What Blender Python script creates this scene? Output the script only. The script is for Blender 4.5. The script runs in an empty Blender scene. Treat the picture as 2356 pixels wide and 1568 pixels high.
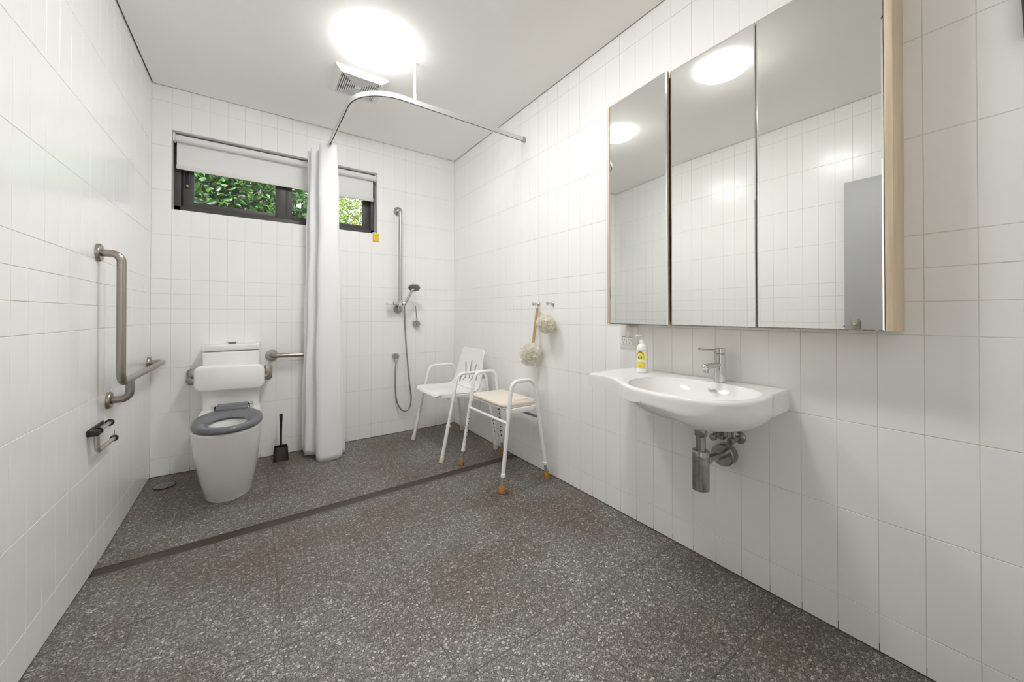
import bpy, bmesh, math, random
from mathutils import Vector, Matrix
random.seed(7)
V = Vector
PI = math.pi
scene = bpy.context.scene
COL = scene.collection
W, H, YF = 2.2324, 2.648, -3.62          # room width, height, front wall y (back wall is y = 0)

# ------------------------------------------------------------------ materials
def mat(name, col, rough=.5, metal=0., spec=.5, **kw):
    m = bpy.data.materials.new(name); m.use_nodes = True
    b = m.node_tree.nodes['Principled BSDF']
    b.inputs['Base Color'].default_value = (*col, 1)
    b.inputs['Roughness'].default_value = rough
    b.inputs['Metallic'].default_value = metal
    b.inputs['Specular IOR Level'].default_value = spec
    for k, v in kw.items():
        b.inputs[k.replace('_', ' ')].default_value = v
    return m

def nodes(m): return m.node_tree.nodes, m.node_tree.links, m.node_tree.nodes['Principled BSDF']

def add_noise_bump(m, scale, strength, dist=.001, detail=3, stretch=None):
    n, l, b = nodes(m)
    tc = n.new('ShaderNodeTexCoord'); nz = n.new('ShaderNodeTexNoise'); bp = n.new('ShaderNodeBump')
    nz.inputs['Scale'].default_value = scale; nz.inputs['Detail'].default_value = detail
    bp.inputs['Strength'].default_value = strength; bp.inputs['Distance'].default_value = dist
    src = tc.outputs['Object']
    if stretch:
        mp = n.new('ShaderNodeMapping'); mp.inputs['Scale'].default_value = stretch
        l.new(src, mp.inputs['Vector']); src = mp.outputs['Vector']
    l.new(src, nz.inputs['Vector']); l.new(nz.outputs['Fac'], bp.inputs['Height']); l.new(bp.outputs['Normal'], b.inputs['Normal'])

def add_color_noise(m, c1, c2, scale, stretch=(1, 1, 1), detail=4, lo=.35, hi=.65):
    n, l, b = nodes(m)
    tc = n.new('ShaderNodeTexCoord'); mp = n.new('ShaderNodeMapping'); nz = n.new('ShaderNodeTexNoise'); cr = n.new('ShaderNodeValToRGB')
    mp.inputs['Scale'].default_value = stretch; nz.inputs['Scale'].default_value = scale; nz.inputs['Detail'].default_value = detail
    cr.color_ramp.elements[0].color = (*c1, 1); cr.color_ramp.elements[0].position = lo
    cr.color_ramp.elements[1].color = (*c2, 1); cr.color_ramp.elements[1].position = hi
    l.new(tc.outputs['Object'], mp.inputs['Vector']); l.new(mp.outputs['Vector'], nz.inputs['Vector'])
    l.new(nz.outputs['Fac'], cr.inputs['Fac']); l.new(cr.outputs['Color'], b.inputs['Base Color'])

M = {}
M['tile'] = mat('white_glazed_tile', (.84, .84, .815), .2, spec=.42)
add_color_noise(M['tile'], (.898, .898, .886), (.912, .912, .903), 2.2)
M['grout'] = mat('tile_grout', (.76, .74, .68), .9)
add_color_noise(M['grout'], (.65, .615, .53), (.78, .765, .71), 5)
M['silicone'] = mat('dirty_silicone', (.07, .06, .045), .7)
add_color_noise(M['silicone'], (.03, .028, .022), (.16, .12, .08), 9)
M['plaster'] = mat('ceiling_paint', (.93, .92, .90), .85)
add_noise_bump(M['plaster'], 180, .05)
M['gap'] = mat('shadow_gap', (.25, .24, .22), .9)
M['ceramic'] = mat('white_ceramic', (.86, .86, .85), .07)
M['white_plastic'] = mat('white_plastic', (.86, .86, .85), .3)
M['gloss_white'] = mat('white_enamel', (.88, .88, .87), .2)
M['fabric_white'] = mat('blind_fabric', (.80, .80, .80), .8)
M['rail_white'] = mat('blind_rail', (.76, .76, .74), .4)
M['curtain'] = mat('curtain_cloth', (.86, .86, .875), .6, Subsurface_Weight=0.)
add_noise_bump(M['curtain'], 22, .35, .004, 4, (1, 1, .35))
M['seat_grey'] = mat('grey_seat_plastic', (.13, .135, .145), .22)
M['black'] = mat('black_plastic', (.012, .012, .012), .35)
M['brushed'] = mat('brushed_stainless', (.37, .345, .31), .30, 1.)
add_noise_bump(M['brushed'], 260, .05, .0005)
M['brushed_light'] = mat('worn_satin_steel', (.60, .59, .555), .32, 1.)
M['chrome'] = mat('chrome', (.66, .66, .66), .09, 1.)
M['old_chrome'] = mat('dull_chrome', (.40, .39, .37), .2, 1.)
add_color_noise(M['old_chrome'], (.34, .33, .31), (.46, .45, .43), 45)
M['hose'] = mat('metal_hose', (.46, .45, .44), .28, 1.)
M['alu'] = mat('track_aluminium', (.70, .70, .69), .35, .55)
M['slot'] = mat('dark_slot', (.02, .02, .02), .8)
M['frame'] = mat('charcoal_frame', (.060, .058, .055), .42)
M['rubber_orange'] = mat('orange_rubber', (.42, .20, .045), .6)
add_color_noise(M['rubber_orange'], (.36, .16, .03), (.48, .24, .06), 60)
M['rubber_cream'] = mat('cream_rubber', (.66, .62, .50), .6)
M['leg_grey'] = mat('grey_anodised_leg', (.42, .43, .44), .4, .6)
M['cream_pad'] = mat('cream_vinyl', (.80, .73, .62), .45)
M['wood'] = mat('pale_timber', (.55, .45, .32), .45)
add_color_noise(M['wood'], (.62, .49, .33), (.71, .59, .43), 9, (9, 9, .5), 5)
M['bamboo'] = mat('brush_timber', (.50, .31, .13), .5)
add_color_noise(M['bamboo'], (.42, .25, .09), (.56, .36, .16), 20, (8, 8, 1))
M['mirror'] = mat('silvered_mirror', (.885, .895, .865), .005, 1.)
M['mirror_edge'] = mat('door_edge_banding', (.42, .37, .28), .45, 0)
M['grate'] = mat('drain_grate', (.17, .145, .12), .42, .8)
M['door_grey'] = mat('grey_door_paint', (.40, .40, .41), .45)
M['waste_lid'] = mat('grey_floor_cover', (.17, .17, .165), .4)
M['lip'] = mat('vent_plastic', (.80, .80, .81), .4)
M['vent_dark'] = mat('vent_dark', (.10, .10, .10), .9)
M['yellow'] = mat('yellow_tag', (.80, .58, .03), .5)
M['yellow_dark'] = mat('tag_print', (.45, .32, .03), .5)
M['label_yellow'] = mat('label_yellow', (.83, .68, .02), .4)
M['label_ink'] = mat('label_ink', (.10, .09, .05), .5)
M['label_grey'] = mat('label_grey', (.50, .50, .55), .5)
M['brass'] = mat('brass_key', (.6, .45, .22), .3, 1.)
M['bark'] = mat('bark', (.12, .085, .06), .9)
M['soil'] = mat('garden_soil', (.12, .10, .06), .95)

def glass_mat():
    m = bpy.data.materials.new('window_glass'); m.use_nodes = True
    n, l = m.node_tree.nodes, m.node_tree.links; n.clear()
    o = n.new('ShaderNodeOutputMaterial'); mx = n.new('ShaderNodeMixShader'); t = n.new('ShaderNodeBsdfTransparent'); g = n.new('ShaderNodeBsdfGlossy'); f = n.new('ShaderNodeFresnel')
    t.inputs['Color'].default_value = (.93, .96, .94, 1); g.inputs['Roughness'].default_value = .01; f.inputs['IOR'].default_value = 1.45
    l.new(f.outputs['Fac'], mx.inputs['Fac']); l.new(t.outputs[0], mx.inputs[1]); l.new(g.outputs[0], mx.inputs[2]); l.new(mx.outputs[0], o.inputs['Surface'])
    return m
M['glass'] = glass_mat()

def emit_mat(name, col, s):
    m = bpy.data.materials.new(name); m.use_nodes = True
    n, l = m.node_tree.nodes, m.node_tree.links; n.clear()
    o = n.new('ShaderNodeOutputMaterial'); e = n.new('ShaderNodeEmission')
    e.inputs['Color'].default_value = (*col, 1); e.inputs['Strength'].default_value = s
    l.new(e.outputs[0], o.inputs['Surface']); return m
LAMP = 67.0
M['lamp'] = emit_mat('lamp_diffuser', (1, 1, .995), LAMP)
M['hall_fill'] = emit_mat('hall_fill_diffuser', (1, .985, .96), LAMP * 2.8)  # glow of the added hall light, stronger than the room lights

def leaf_mat(name, c1, c2, trans, tr):
    m = bpy.data.materials.new(name); m.use_nodes = True
    n, l = m.node_tree.nodes, m.node_tree.links; n.clear()
    o = n.new('ShaderNodeOutputMaterial'); p = n.new('ShaderNodeBsdfPrincipled'); t = n.new('ShaderNodeBsdfTranslucent'); mx = n.new('ShaderNodeMixShader')
    geo = n.new('ShaderNodeNewGeometry'); cr = n.new('ShaderNodeValToRGB')
    cr.color_ramp.elements[0].color = (*c1, 1); cr.color_ramp.elements[1].color = (*c2, 1)
    l.new(geo.outputs['Random Per Island'], cr.inputs['Fac']); l.new(cr.outputs['Color'], p.inputs['Base Color'])
    p.inputs['Roughness'].default_value = .22
    t.inputs['Color'].default_value = (*trans, 1); mx.inputs['Fac'].default_value = tr
    l.new(p.outputs[0], mx.inputs[1]); l.new(t.outputs[0], mx.inputs[2]); l.new(mx.outputs[0], o.inputs['Surface'])
    return m
M['puff'] = leaf_mat('cream_netting', (.96, .945, .86), (.98, .97, .91), (.98, .965, .90), .5)
M['puff_beige'] = leaf_mat('beige_netting', (.95, .92, .83), (.98, .96, .89), (.98, .955, .88), .5)
M['leaf_dark'] = leaf_mat('dark_leaf', (.010, .032, .010), (.030, .075, .020), (.09, .20, .025), .2)
M['leaf_mid'] = leaf_mat('mid_leaf', (.03, .075, .02), (.10, .17, .045), (.24, .36, .07), .35)
M['leaf_light'] = leaf_mat('light_leaf', (.06, .11, .02), (.15, .20, .05), (.25, .31, .06), .4)

def terrazzo():
    m = bpy.data.materials.new('terrazzo_paver'); m.use_nodes = True
    n, l, b = nodes(m)
    def nd(t, **k):
        x = n.new('ShaderNode' + t)
        for a, v in k.items(): setattr(x, a, v)
        return x
    tc = nd('TexCoord'); co = tc.outputs['Object']
    wn = nd('TexNoise'); wn.inputs['Scale'].default_value = 120; wn.inputs['Detail'].default_value = 2
    l.new(co, wn.inputs['Vector'])
    va = nd('VectorMath', operation='SCALE'); va.inputs['Scale'].default_value = .006
    l.new(wn.outputs['Color'], va.inputs[0])
    vb = nd('VectorMath', operation='ADD'); l.new(co, vb.inputs[0]); l.new(va.outputs[0], vb.inputs[1])
    flat = nd('VectorMath', operation='MULTIPLY'); flat.inputs[1].default_value = (1, 1.25, 0)
    l.new(vb.outputs[0], flat.inputs[0])
    def chips(scale, e0, e1):
        d = nd('TexVoronoi', feature='DISTANCE_TO_EDGE'); d.inputs['Scale'].default_value = scale
        c = nd('TexVoronoi', feature='F1'); c.inputs['Scale'].default_value = scale
        l.new(flat.outputs[0], d.inputs['Vector']); l.new(flat.outputs[0], c.inputs['Vector'])
        s = nd('SeparateColor'); l.new(c.outputs['Color'], s.inputs[0])
        thr = nd('MapRange'); thr.inputs['To Min'].default_value = e0; thr.inputs['To Max'].default_value = e1
        l.new(s.outputs[1], thr.inputs['Value'])
        k = nd('Math', operation='SUBTRACT'); l.new(d.outputs['Distance'], k.inputs[0]); l.new(thr.outputs[0], k.inputs[1])
        k2 = nd('Math', operation='MULTIPLY', use_clamp=True); k2.inputs[1].default_value = 16; l.new(k.outputs[0], k2.inputs[0])
        return k2.outputs[0], s.outputs[0], s.outputs[2]
    m1, r1, g1 = chips(100, .05, .15)
    m2, r2, g2 = chips(200, .05, .16)
    ramp = nd('ValToRGB'); e = ramp.color_ramp
    e.elements[0].position = 0; e.elements[0].color = (.115, .113, .105, 1)
    e.elements[1].position = 1; e.elements[1].color = (.56, .545, .51, 1)
    for p, c in ((.25, (.175, .17, .158)), (.6, (.255, .245, .225)), (.85, (.39, .377, .35))):
        x = e.elements.new(p); x.color = (*c, 1)
    l.new(r1, ramp.inputs['Fac'])
    ramp2 = nd('ValToRGB'); e = ramp2.color_ramp
    e.elements[0].color = (.10, .10, .095, 1); e.elements[1].color = (.34, .33, .30, 1)
    l.new(r2, ramp2.inputs['Fac'])
    base = nd('MixRGB'); base.inputs['Color1'].default_value = (.062, .059, .052, 1)
    l.new(m2, base.inputs['Fac']); l.new(ramp2.outputs[0], base.inputs['Color2'])
    big = nd('MixRGB'); l.new(m1, big.inputs['Fac']); l.new(base.outputs[0], big.inputs['Color1']); l.new(ramp.outputs[0], big.inputs['Color2'])
    # worn brown staining in broad patches
    st = nd('TexNoise'); st.inputs['Scale'].default_value = 1.9; st.inputs['Detail'].default_value = 4; st.inputs['Roughness'].default_value = .55
    l.new(co, st.inputs['Vector'])
    sr = nd('MapRange'); sr.inputs['From Min'].default_value = .40; sr.inputs['From Max'].default_value = .62; sr.inputs['To Max'].default_value = .95
    l.new(st.outputs['Fac'], sr.inputs['Value'])
    mul = nd('MixRGB', blend_type='MULTIPLY'); mul.inputs['Color2'].default_value = (.76, .65, .57, 1)
    l.new(sr.outputs[0], mul.inputs['Fac']); l.new(big.outputs[0], mul.inputs['Color1'])
    # rust marks left on the floor around the stool's feet and in the corner by the drain
    rn = nd('TexNoise'); rn.inputs['Scale'].default_value = 11; rn.inputs['Detail'].default_value = 5; l.new(co, rn.inputs['Vector'])
    tot = None
    for px_, py_, rad in ((1.83, -1.52, .17), (1.93, -1.36, .20), (2.17, -1.42, .16), (2.12, -1.14, .10)):
        dv = nd('VectorMath', operation='DISTANCE'); dv.inputs[1].default_value = (px_, py_, 0); l.new(co, dv.inputs[0])
        fr = nd('MapRange'); fr.inputs['From Min'].default_value = rad; fr.inputs['From Max'].default_value = 0; l.new(dv.outputs['Value'], fr.inputs['Value'])
        if tot is None: tot = fr.outputs[0]
        else:
            mxx = nd('Math', operation='MAXIMUM'); l.new(tot, mxx.inputs[0]); l.new(fr.outputs[0], mxx.inputs[1]); tot = mxx.outputs[0]
    r2_ = nd('MapRange'); r2_.inputs['From Min'].default_value = .42; r2_.inputs['From Max'].default_value = .68; l.new(rn.outputs['Fac'], r2_.inputs['Value'])
    rm = nd('Math', operation='MULTIPLY'); l.new(tot, rm.inputs[0]); l.new(r2_.outputs[0], rm.inputs[1])
    rust = nd('MixRGB', blend_type='MULTIPLY'); rust.inputs['Color2'].default_value = (.62, .38, .20, 1)
    l.new(rm.outputs[0], rust.inputs['Fac']); l.new(mul.outputs[0], rust.inputs['Color1']); mul = rust
    # paver joints every 430 mm
    sep = nd('SeparateXYZ'); l.new(co, sep.inputs[0])
    def joint(sock, off, hw):
        a = nd('Math', operation='ADD'); a.inputs[1].default_value = -off + 43 + .215; l.new(sock, a.inputs[0])
        f = nd('Math', operation='MODULO'); f.inputs[1].default_value = .43; l.new(a.outputs[0], f.inputs[0])
        s = nd('Math', operation='SUBTRACT'); s.inputs[1].default_value = .215; l.new(f.outputs[0], s.inputs[0])
        ab = nd('Math', operation='ABSOLUTE'); l.new(s.outputs[0], ab.inputs[0])
        c = nd('Math', operation='LESS_THAN'); c.inputs[1].default_value = hw; l.new(ab.outputs[0], c.inputs[0])
        return c.outputs[0]
    jx = joint(sep.outputs[0], .223, .0016); jy = joint(sep.outputs[1], -1.971, .0025)
    mx = nd('Math', operation='MAXIMUM'); l.new(jx, mx.inputs[0]); l.new(jy, mx.inputs[1])
    jm = nd('Math', operation='MULTIPLY'); jm.inputs[1].default_value = .72; l.new(mx.outputs[0], jm.inputs[0])
    jc = nd('MixRGB'); jc.inputs['Color2'].default_value = (.045, .04, .032, 1)
    l.new(jm.outputs[0], jc.inputs['Fac']); l.new(mul.outputs[0], jc.inputs['Color1'])
    l.new(jc.outputs[0], b.inputs['Base Color'])
    b.inputs['Roughness'].default_value = .46
    bp = nd('Bump'); bp.inputs['Strength'].default_value = .25; bp.inputs['Distance'].default_value = .001
    l.new(m1, bp.inputs['Height']); l.new(bp.outputs[0], b.inputs['Normal'])
    return m
M['terrazzo'] = terrazzo()

# ------------------------------------------------------------------ mesh helpers
def obj(name, bm, m, parent=None, angle=40, smooth=True):
    me = bpy.data.meshes.new(name)
    bm.normal_update(); bm.to_mesh(me); bm.free()
    for x in (m if isinstance(m, (list, tuple)) else [m]):
        me.materials.append(M[x] if isinstance(x, str) else x)
    if smooth:
        for p in me.polygons: p.use_smooth = True
        me.set_sharp_from_angle(angle=math.radians(angle))
    o = bpy.data.objects.new(name, me); COL.objects.link(o)
    if parent is not None:
        o.parent = parent
        o.matrix_parent_inverse = Matrix.Translation(parent.location).inverted() if parent.type == 'EMPTY' else Matrix.Identity(4)
    return o

def thing(name, label, cat, loc=(0, 0, 0), group=None):
    o = bpy.data.objects.new(name, None); COL.objects.link(o)
    o.location = loc; o.empty_display_size = .05
    o['label'] = label; o['category'] = cat
    if group: o['group'] = group
    return o

def tag(o, label, cat, group=None):
    o['label'] = label; o['category'] = cat
    if group: o['group'] = group
    return o

def struct(o, label=None, cat=None):
    o['kind'] = 'structure'
    if label: o['label'] = label
    if cat: o['category'] = cat
    return o

def copy_tree(o, dloc, label=None, parent=None):
    c = o.copy(); COL.objects.link(c)
    if parent is not None:
        inv = o.matrix_parent_inverse.copy(); c.parent = parent; c.matrix_parent_inverse = inv
    else:
        c.location = o.location + V(dloc)
        if label: c['label'] = label
    for ch in list(o.children): copy_tree(ch, (0, 0, 0), None, c)
    return c

def NB(): return bmesh.new()

def box(bm, lo, hi, bev=0., seg=2, rot=None, mi=0):
    lo, hi = V(lo), V(hi)
    ret = bmesh.ops.create_cube(bm, size=1)
    vs = ret['verts']; c = (lo + hi) / 2; s = hi - lo
    for v in vs: v.co = V((v.co.x * s.x, v.co.y * s.y, v.co.z * s.z))
    es = list({e for v in vs for e in v.link_edges})
    fs = list({f for v in vs for f in v.link_faces})
    if bev > 0:
        r = bmesh.ops.bevel(bm, geom=es, offset=bev, segments=seg, affect='EDGES', profile=.5)
        fs = list({f for f in r['faces']} | {f for v in r['verts'] for f in v.link_faces})
    vv = {v for f in fs for v in f.verts}
    for v in vv:
        if rot is not None: v.co = rot @ v.co
        v.co = v.co + c
    for f in fs: f.material_index = mi
    return bm

def ring_faces(bm, a, b, mi=0):
    n = len(a)
    for i in range(n):
        try:
            f = bm.faces.new((a[i], a[(i + 1) % n], b[(i + 1) % n], b[i])); f.material_index = mi
        except ValueError: pass

def cap(bm, r, flip=False, mi=0):
    try:
        f = bm.faces.new(list(reversed(r)) if flip else r); f.material_index = mi
    except ValueError: pass

def loft(bm, rings, cap0=True, cap1=True, mi=0):
    vs = [[bm.verts.new(p) for p in r] for r in rings]
    for a, b in zip(vs[:-1], vs[1:]): ring_faces(bm, a, b, mi)
    if cap0: cap(bm, vs[0], True, mi)
    if cap1: cap(bm, vs[-1], False, mi)
    bmesh.ops.recalc_face_normals(bm, faces=bm.faces[:])
    return bm

def fillet(pts, rad, n=8):
    pts = [V(p) for p in pts]; out = [pts[0]]
    if not isinstance(rad, (list, tuple)): rad = [rad] * (len(pts) - 2)
    for i in range(1, len(pts) - 1):
        a, b, c = pts[i - 1], pts[i], pts[i + 1]
        u, w = (a - b).normalized(), (c - b).normalized()
        ang = u.angle(w)
        r = rad[i - 1]
        t = r / math.tan(ang / 2)
        t = min(t, (a - b).length * .49, (c - b).length * .49); r = t * math.tan(ang / 2)
        cen = b + (u + w).normalized() * (r / math.sin(ang / 2))
        p0, p1 = b + u * t - cen, b + w * t - cen
        tot = p0.angle(p1); ax = p0.cross(p1).normalized()
        for k in range(n + 1):
            out.append(cen + Matrix.Rotation(tot * k / n, 3, ax) @ p0)
    out.append(pts[-1]); return out

def tube(bm, pts, r, n=14, caps=True, mi=0):
    pts = [V(p) for p in pts]
    rr = r if isinstance(r, (list, tuple)) else [r] * len(pts)
    rings = []; prev = None
    for i, p in enumerate(pts):
        d = (pts[min(i + 1, len(pts) - 1)] - pts[max(i - 1, 0)]).normalized()
        if prev is None:
            x = d.orthogonal().normalized()
        else:
            x = (prev - d * prev.dot(d)); x = x.normalized() if x.length > 1e-6 else d.orthogonal().normalized()
        prev = x; y = d.cross(x)
        rings.append([p + (x * math.cos(2 * PI * k / n) + y * math.sin(2 * PI * k / n)) * rr[i] for k in range(n)])
    return loft(bm, rings, caps, caps, mi)

def smooth_path(pts, sub=6):
    pts = [V(p) for p in pts]; out = []
    for i in range(len(pts) - 1):
        p0, p1, p2, p3 = pts[max(i - 1, 0)], pts[i], pts[i + 1], pts[min(i + 2, len(pts) - 1)]
        for k in range(sub):
            t = k / sub
            out.append(.5 * ((2 * p1) + (p2 - p0) * t + (2 * p0 - 5 * p1 + 4 * p2 - p3) * t * t + (3 * p1 - p0 - 3 * p2 + p3) * t ** 3))
    out.append(pts[-1]); return out

def lathe(bm, prof, org=(0, 0, 0), axis=(0, 0, 1), n=32, mi=0):
    """prof: list of (radius, height along axis)"""
    org = V(org); d = V(axis).normalized(); x = d.orthogonal().normalized(); y = d.cross(x)
    rings = [[org + d * h + (x * math.cos(2 * PI * k / n) + y * math.sin(2 * PI * k / n)) * max(r, 1e-4) for k in range(n)] for r, h in prof]
    return loft(bm, rings, True, True, mi)

def cyl(bm, a, b, r, n=24, bev=0.002, mi=0):
    a, b = V(a), V(b); L = (b - a).length; bev = min(bev, r * .4, L * .3)
    return lathe(bm, [(r - bev, 0), (r, bev), (r, L - bev), (r - bev, L)], a, b - a, n, mi)

def sphere(bm, c, r, sx=1, sy=1, sz=1, n=20):
    ret = bmesh.ops.create_uvsphere(bm, u_segments=n, v_segments=n // 2, radius=r)
    for v in ret['verts']: v.co = V((v.co.x * sx, v.co.y * sy, v.co.z * sz)) + V(c)
    return bm

def rrect(w, h, r, n=6):
    out = []
    for cx, cy, a0 in ((w / 2 - r, h / 2 - r, 0), (-w / 2 + r, h / 2 - r, 90), (-w / 2 + r, -h / 2 + r, 180), (w / 2 - r, -h / 2 + r, 270)):
        for k in range(n + 1):
            a = math.radians(a0 + 90 * k / n); out.append((cx + r * math.cos(a), cy + r * math.sin(a)))
    return out

def plate(bm, c, ux, uy, w, h, r, t, bev=.002, n=6, mi=0):
    """rounded plate centred on c, spanned by ux, uy; grows by t along ux x uy"""
    c, ux, uy = V(c), V(ux).normalized(), V(uy).normalized(); nz = ux.cross(uy)
    rings = []
    for ins, hh in ((0, 0), (0, t - bev), (bev * .3, t - bev * .3), (bev, t)):
        rings.append([c + ux * x + uy * y + nz * hh for x, y in rrect(w - 2 * ins, h - 2 * ins, max(r - ins, .0005), n)])
    return loft(bm, rings, True, True, mi)

def sweep(bm, path, prof, mi=0):
    """prof: list of (side, up) offsets; path stays in a horizontal plane"""
    path = [V(p) for p in path]; rings = []
    for i, p in enumerate(path):
        d = path[min(i + 1, len(path) - 1)] - path[max(i - 1, 0)]; d.z = 0; d.normalize()
        s = V((-d.y, d.x, 0)); rings.append([p + s * a + V((0, 0, b)) for a, b in prof])
    return loft(bm, rings, True, True, mi)

def lerp(a, b, t): return a + (b - a) * t
def sst(t): t = max(0, min(1, t)); return t * t * (3 - 2 * t)

# ------------------------------------------------------------------ floor
DY0, DY1 = -1.022, -1.098                    # linear drain, back edge and front edge
def floor_z(x, y):
    d = -.020 * (1 - x / W) - .003
    if y > DY0: return d * min(1, max(0, y / DY0))
    if y > DY1: return d
    return d * max(0, 1 - (DY1 - y) / .75)

bm = NB()
xs = [-.03 + (W + .06) * i / 24 for i in range(25)]
for seg in ([.03 + (DY0 - .03) * j / 10 for j in range(11)], [DY1 + (YF - .03 - DY1) * j / 24 for j in range(25)]):
    g = [[bm.verts.new((x, y, floor_z(x, y))) for x in xs] for y in seg]
    for j in range(len(seg) - 1):
        for i in range(24): bm.faces.new((g[j][i], g[j + 1][i], g[j + 1][i + 1], g[j][i + 1]))
struct(obj('floor', bm, 'terrazzo'), 'grey terrazzo floor with brown staining', 'floor')

# ------------------------------------------------------------------ walls of individually set tiles
ZJ = [-.001, .122, .424, .726, 1.028, 1.13, 1.232, 1.334, 1.636, 1.938, 2.240, 2.542, H + .002]
def subtract(r, h):
    """rectangle r minus hole h -> rectangles (u0, u1, z0, z1, cut) ; cut flags the sides (l, r, b, t) that continue into a neighbouring piece"""
    u0, u1, z0, z1 = r; a0, a1, b0, b1 = h
    if u1 <= a0 or u0 >= a1 or z1 <= b0 or z0 >= b1: return [(u0, u1, z0, z1, (0, 0, 0, 0))]
    us = [u0] + [x for x in (a0, a1) if u0 + .004 < x < u1 - .004] + [u1]; zs = [z0] + [x for x in (b0, b1) if z0 + .004 < x < z1 - .004] + [z1]
    solid = lambda i, k: 0 <= i < len(us) - 1 and 0 <= k < len(zs) - 1 and not (a0 - .005 < (us[i] + us[i + 1]) / 2 < a1 + .005 and b0 - .005 < (zs[k] + zs[k + 1]) / 2 < b1 + .005)
    return [(us[i], us[i + 1], zs[k], zs[k + 1], (solid(i - 1, k), solid(i + 1, k), solid(i, k - 1), solid(i, k + 1)))
            for i in range(len(us) - 1) for k in range(len(zs) - 1) if solid(i, k)]

def tiled_wall(name, u_joints, P, zfloor, hole=None, label=None, th=.2):
    """P(u, z, d): point on the wall, d metres into the room"""
    bm = NB(); rng = random.Random(name)
    gu, gz = .0009, .0012; cham = .0008; rec = .0012
    for a, b in zip(u_joints[:-1], u_joints[1:]):
        for k in range(len(ZJ) - 1):
            t = [rng.uniform(-.00010, .00010) for _ in range(4)]
            for (u0, u1, z0, z1, cut) in subtract((a, b, ZJ[k], ZJ[k + 1]), hole or (9, 9, 9, 9)):
                cl, cr, cb, ct_ = cut
                t_ = [0, 0, 0, 0] if any(cut) else t
                u0 += 0 if cl else gu; u1 -= 0 if cr else gu; z0 += 0 if cb else gz; z1 -= 0 if ct_ else gz
                zz = [z0, z0]
                if k == 0 and not cb: zz = [zfloor(u0) + .004, zfloor(u1) + .004]
                q = [(u0, zz[0]), (u1, zz[1]), (u1, z1), (u0, z1)]
                il, ir, ib, it = (0 if c else cham for c in cut)
                inn = [(u0 + il, zz[0] + ib), (u1 - ir, zz[1] + ib), (u1 - ir, z1 - it), (u0 + il, z1 - it)]
                vo = [bm.verts.new(P(u, z, -rec - .001)) for u, z in q]
                ve = [bm.verts.new(P(u, z, -cham * .6)) for u, z in q]
                vi = [bm.verts.new(P(u, z, t_[i])) for i, (u, z) in enumerate(inn)]
                for i, c in enumerate((cb, cr, ct_, cl)):
                    if c: continue
                    j = (i + 1) % 4
                    bm.faces.new((vo[i], vo[j], ve[j], ve[i])); bm.faces.new((ve[i], ve[j], vi[j], vi[i]))
                bm.faces.new(vi)
    # grout bed and wall body behind the tiles
    ua, ub = u_joints[0], u_joints[-1]
    rects = [r[:4] for q in ((.03, H + .06), (-.12, .03)) for r in subtract((ua - .2, ub + .2, *q), hole or (9, 9, 9, 9))]
    for i, (u0, u1, z0, z1) in enumerate(rects):
        c = [P(u, z, d) for d in (-rec, -th) for u, z in ((u0, z0), (u1, z0), (u1, z1), (u0, z1))]
        vs = [bm.verts.new(p) for p in c]
        dark = z1 <= .031
        for k, f in enumerate(((0, 1, 2, 3), (4, 7, 6, 5), (0, 4, 5, 1), (1, 5, 6, 2), (2, 6, 7, 3), (3, 7, 4, 0))):
            ff = bm.faces.new([vs[i] for i in f])
            ff.material_index = 2 if dark else 1
            if hole and not dark and k >= 2: ff.material_index = 3
    bmesh.ops.recalc_face_normals(bm, faces=bm.faces[:])
    o = obj(name, bm, ['tile', 'grout', 'silicone', 'tile'], angle=15, smooth=False)
    return struct(o, label, 'wall')

def joints(a, b, start, pitch):
    js = [a]; u = start
    while u - pitch > a + .004: u -= pitch
    while u < b - .004:
        if u > a + .004: js.append(u)
        u += pitch
    return js + [b]

WIN = (.100, 1.470, 1.815, 2.360)
tiled_wall('wall_back', [W * i / 22 for i in range(23)], lambda u, z, d: (u, -d, z), lambda u: floor_z(u, 0), WIN, 'white tiled end wall with the high window')
tiled_wall('wall_left', joints(YF, 0, -1.0, .1015), lambda u, z, d: (d, u, z), lambda u: floor_z(0, u), None, 'white tiled wall behind the grab rail')
tiled_wall('wall_right', joints(YF, 0, -2.274, .10265), lambda u, z, d: (W - d, u, z), lambda u: floor_z(W, u), None, 'white tiled wall behind the basin')
tiled_wall('wall_front', [W * i / 22 for i in range(23)], lambda u, z, d: (u, YF + d, z), lambda u: floor_z(u, YF), (.06, .98, -1, 2.06), 'white tiled wall with the open doorway, facing the window')
# hallway behind the doorway, with an added ceiling light that brightens the near wall
def shell(name, boxes, m, label, cat):
    bm = NB()
    for a, b in boxes: box(bm, a, b)
    return struct(obj(name, bm, m, smooth=False), label, cat)
hy0, hy1 = YF - .2, YF - 1.75
shell('wall_hall', [((-.9, hy1 - .1, -.1), (-.8, hy0, 2.6)), ((2.3, hy1 - .1, -.1), (2.4, hy0, 2.6)), ((-.9, hy1 - .1, -.1), (2.4, hy1, 2.6)), ((-.9, hy0, -.1), (-.2, hy0 + .1, 2.6))], 'plaster', 'painted hallway walls behind the doorway', 'wall')
shell('ceiling_hall', [((-.9, hy1 - .1, 2.6), (2.6, hy0 + .1, 2.7))], 'plaster', 'painted hallway ceiling behind the doorway', 'ceiling')
shell('floor_hall', [((-.9, hy1 - .1, -.12), (2.6, YF - .02, -.003))], 'terrazzo', 'hallway floor behind the doorway', 'floor')

bm = NB()
box(bm, (.007, YF + .007, H), (W - .007, -.007, H + .012))
box(bm, (-.1, YF - .1, H + .02), (W + .1, .1, H + .08), mi=1)
struct(obj('ceiling', bm, ['plaster', 'gap'], smooth=False), 'off-white plaster ceiling', 'ceiling')

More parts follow.
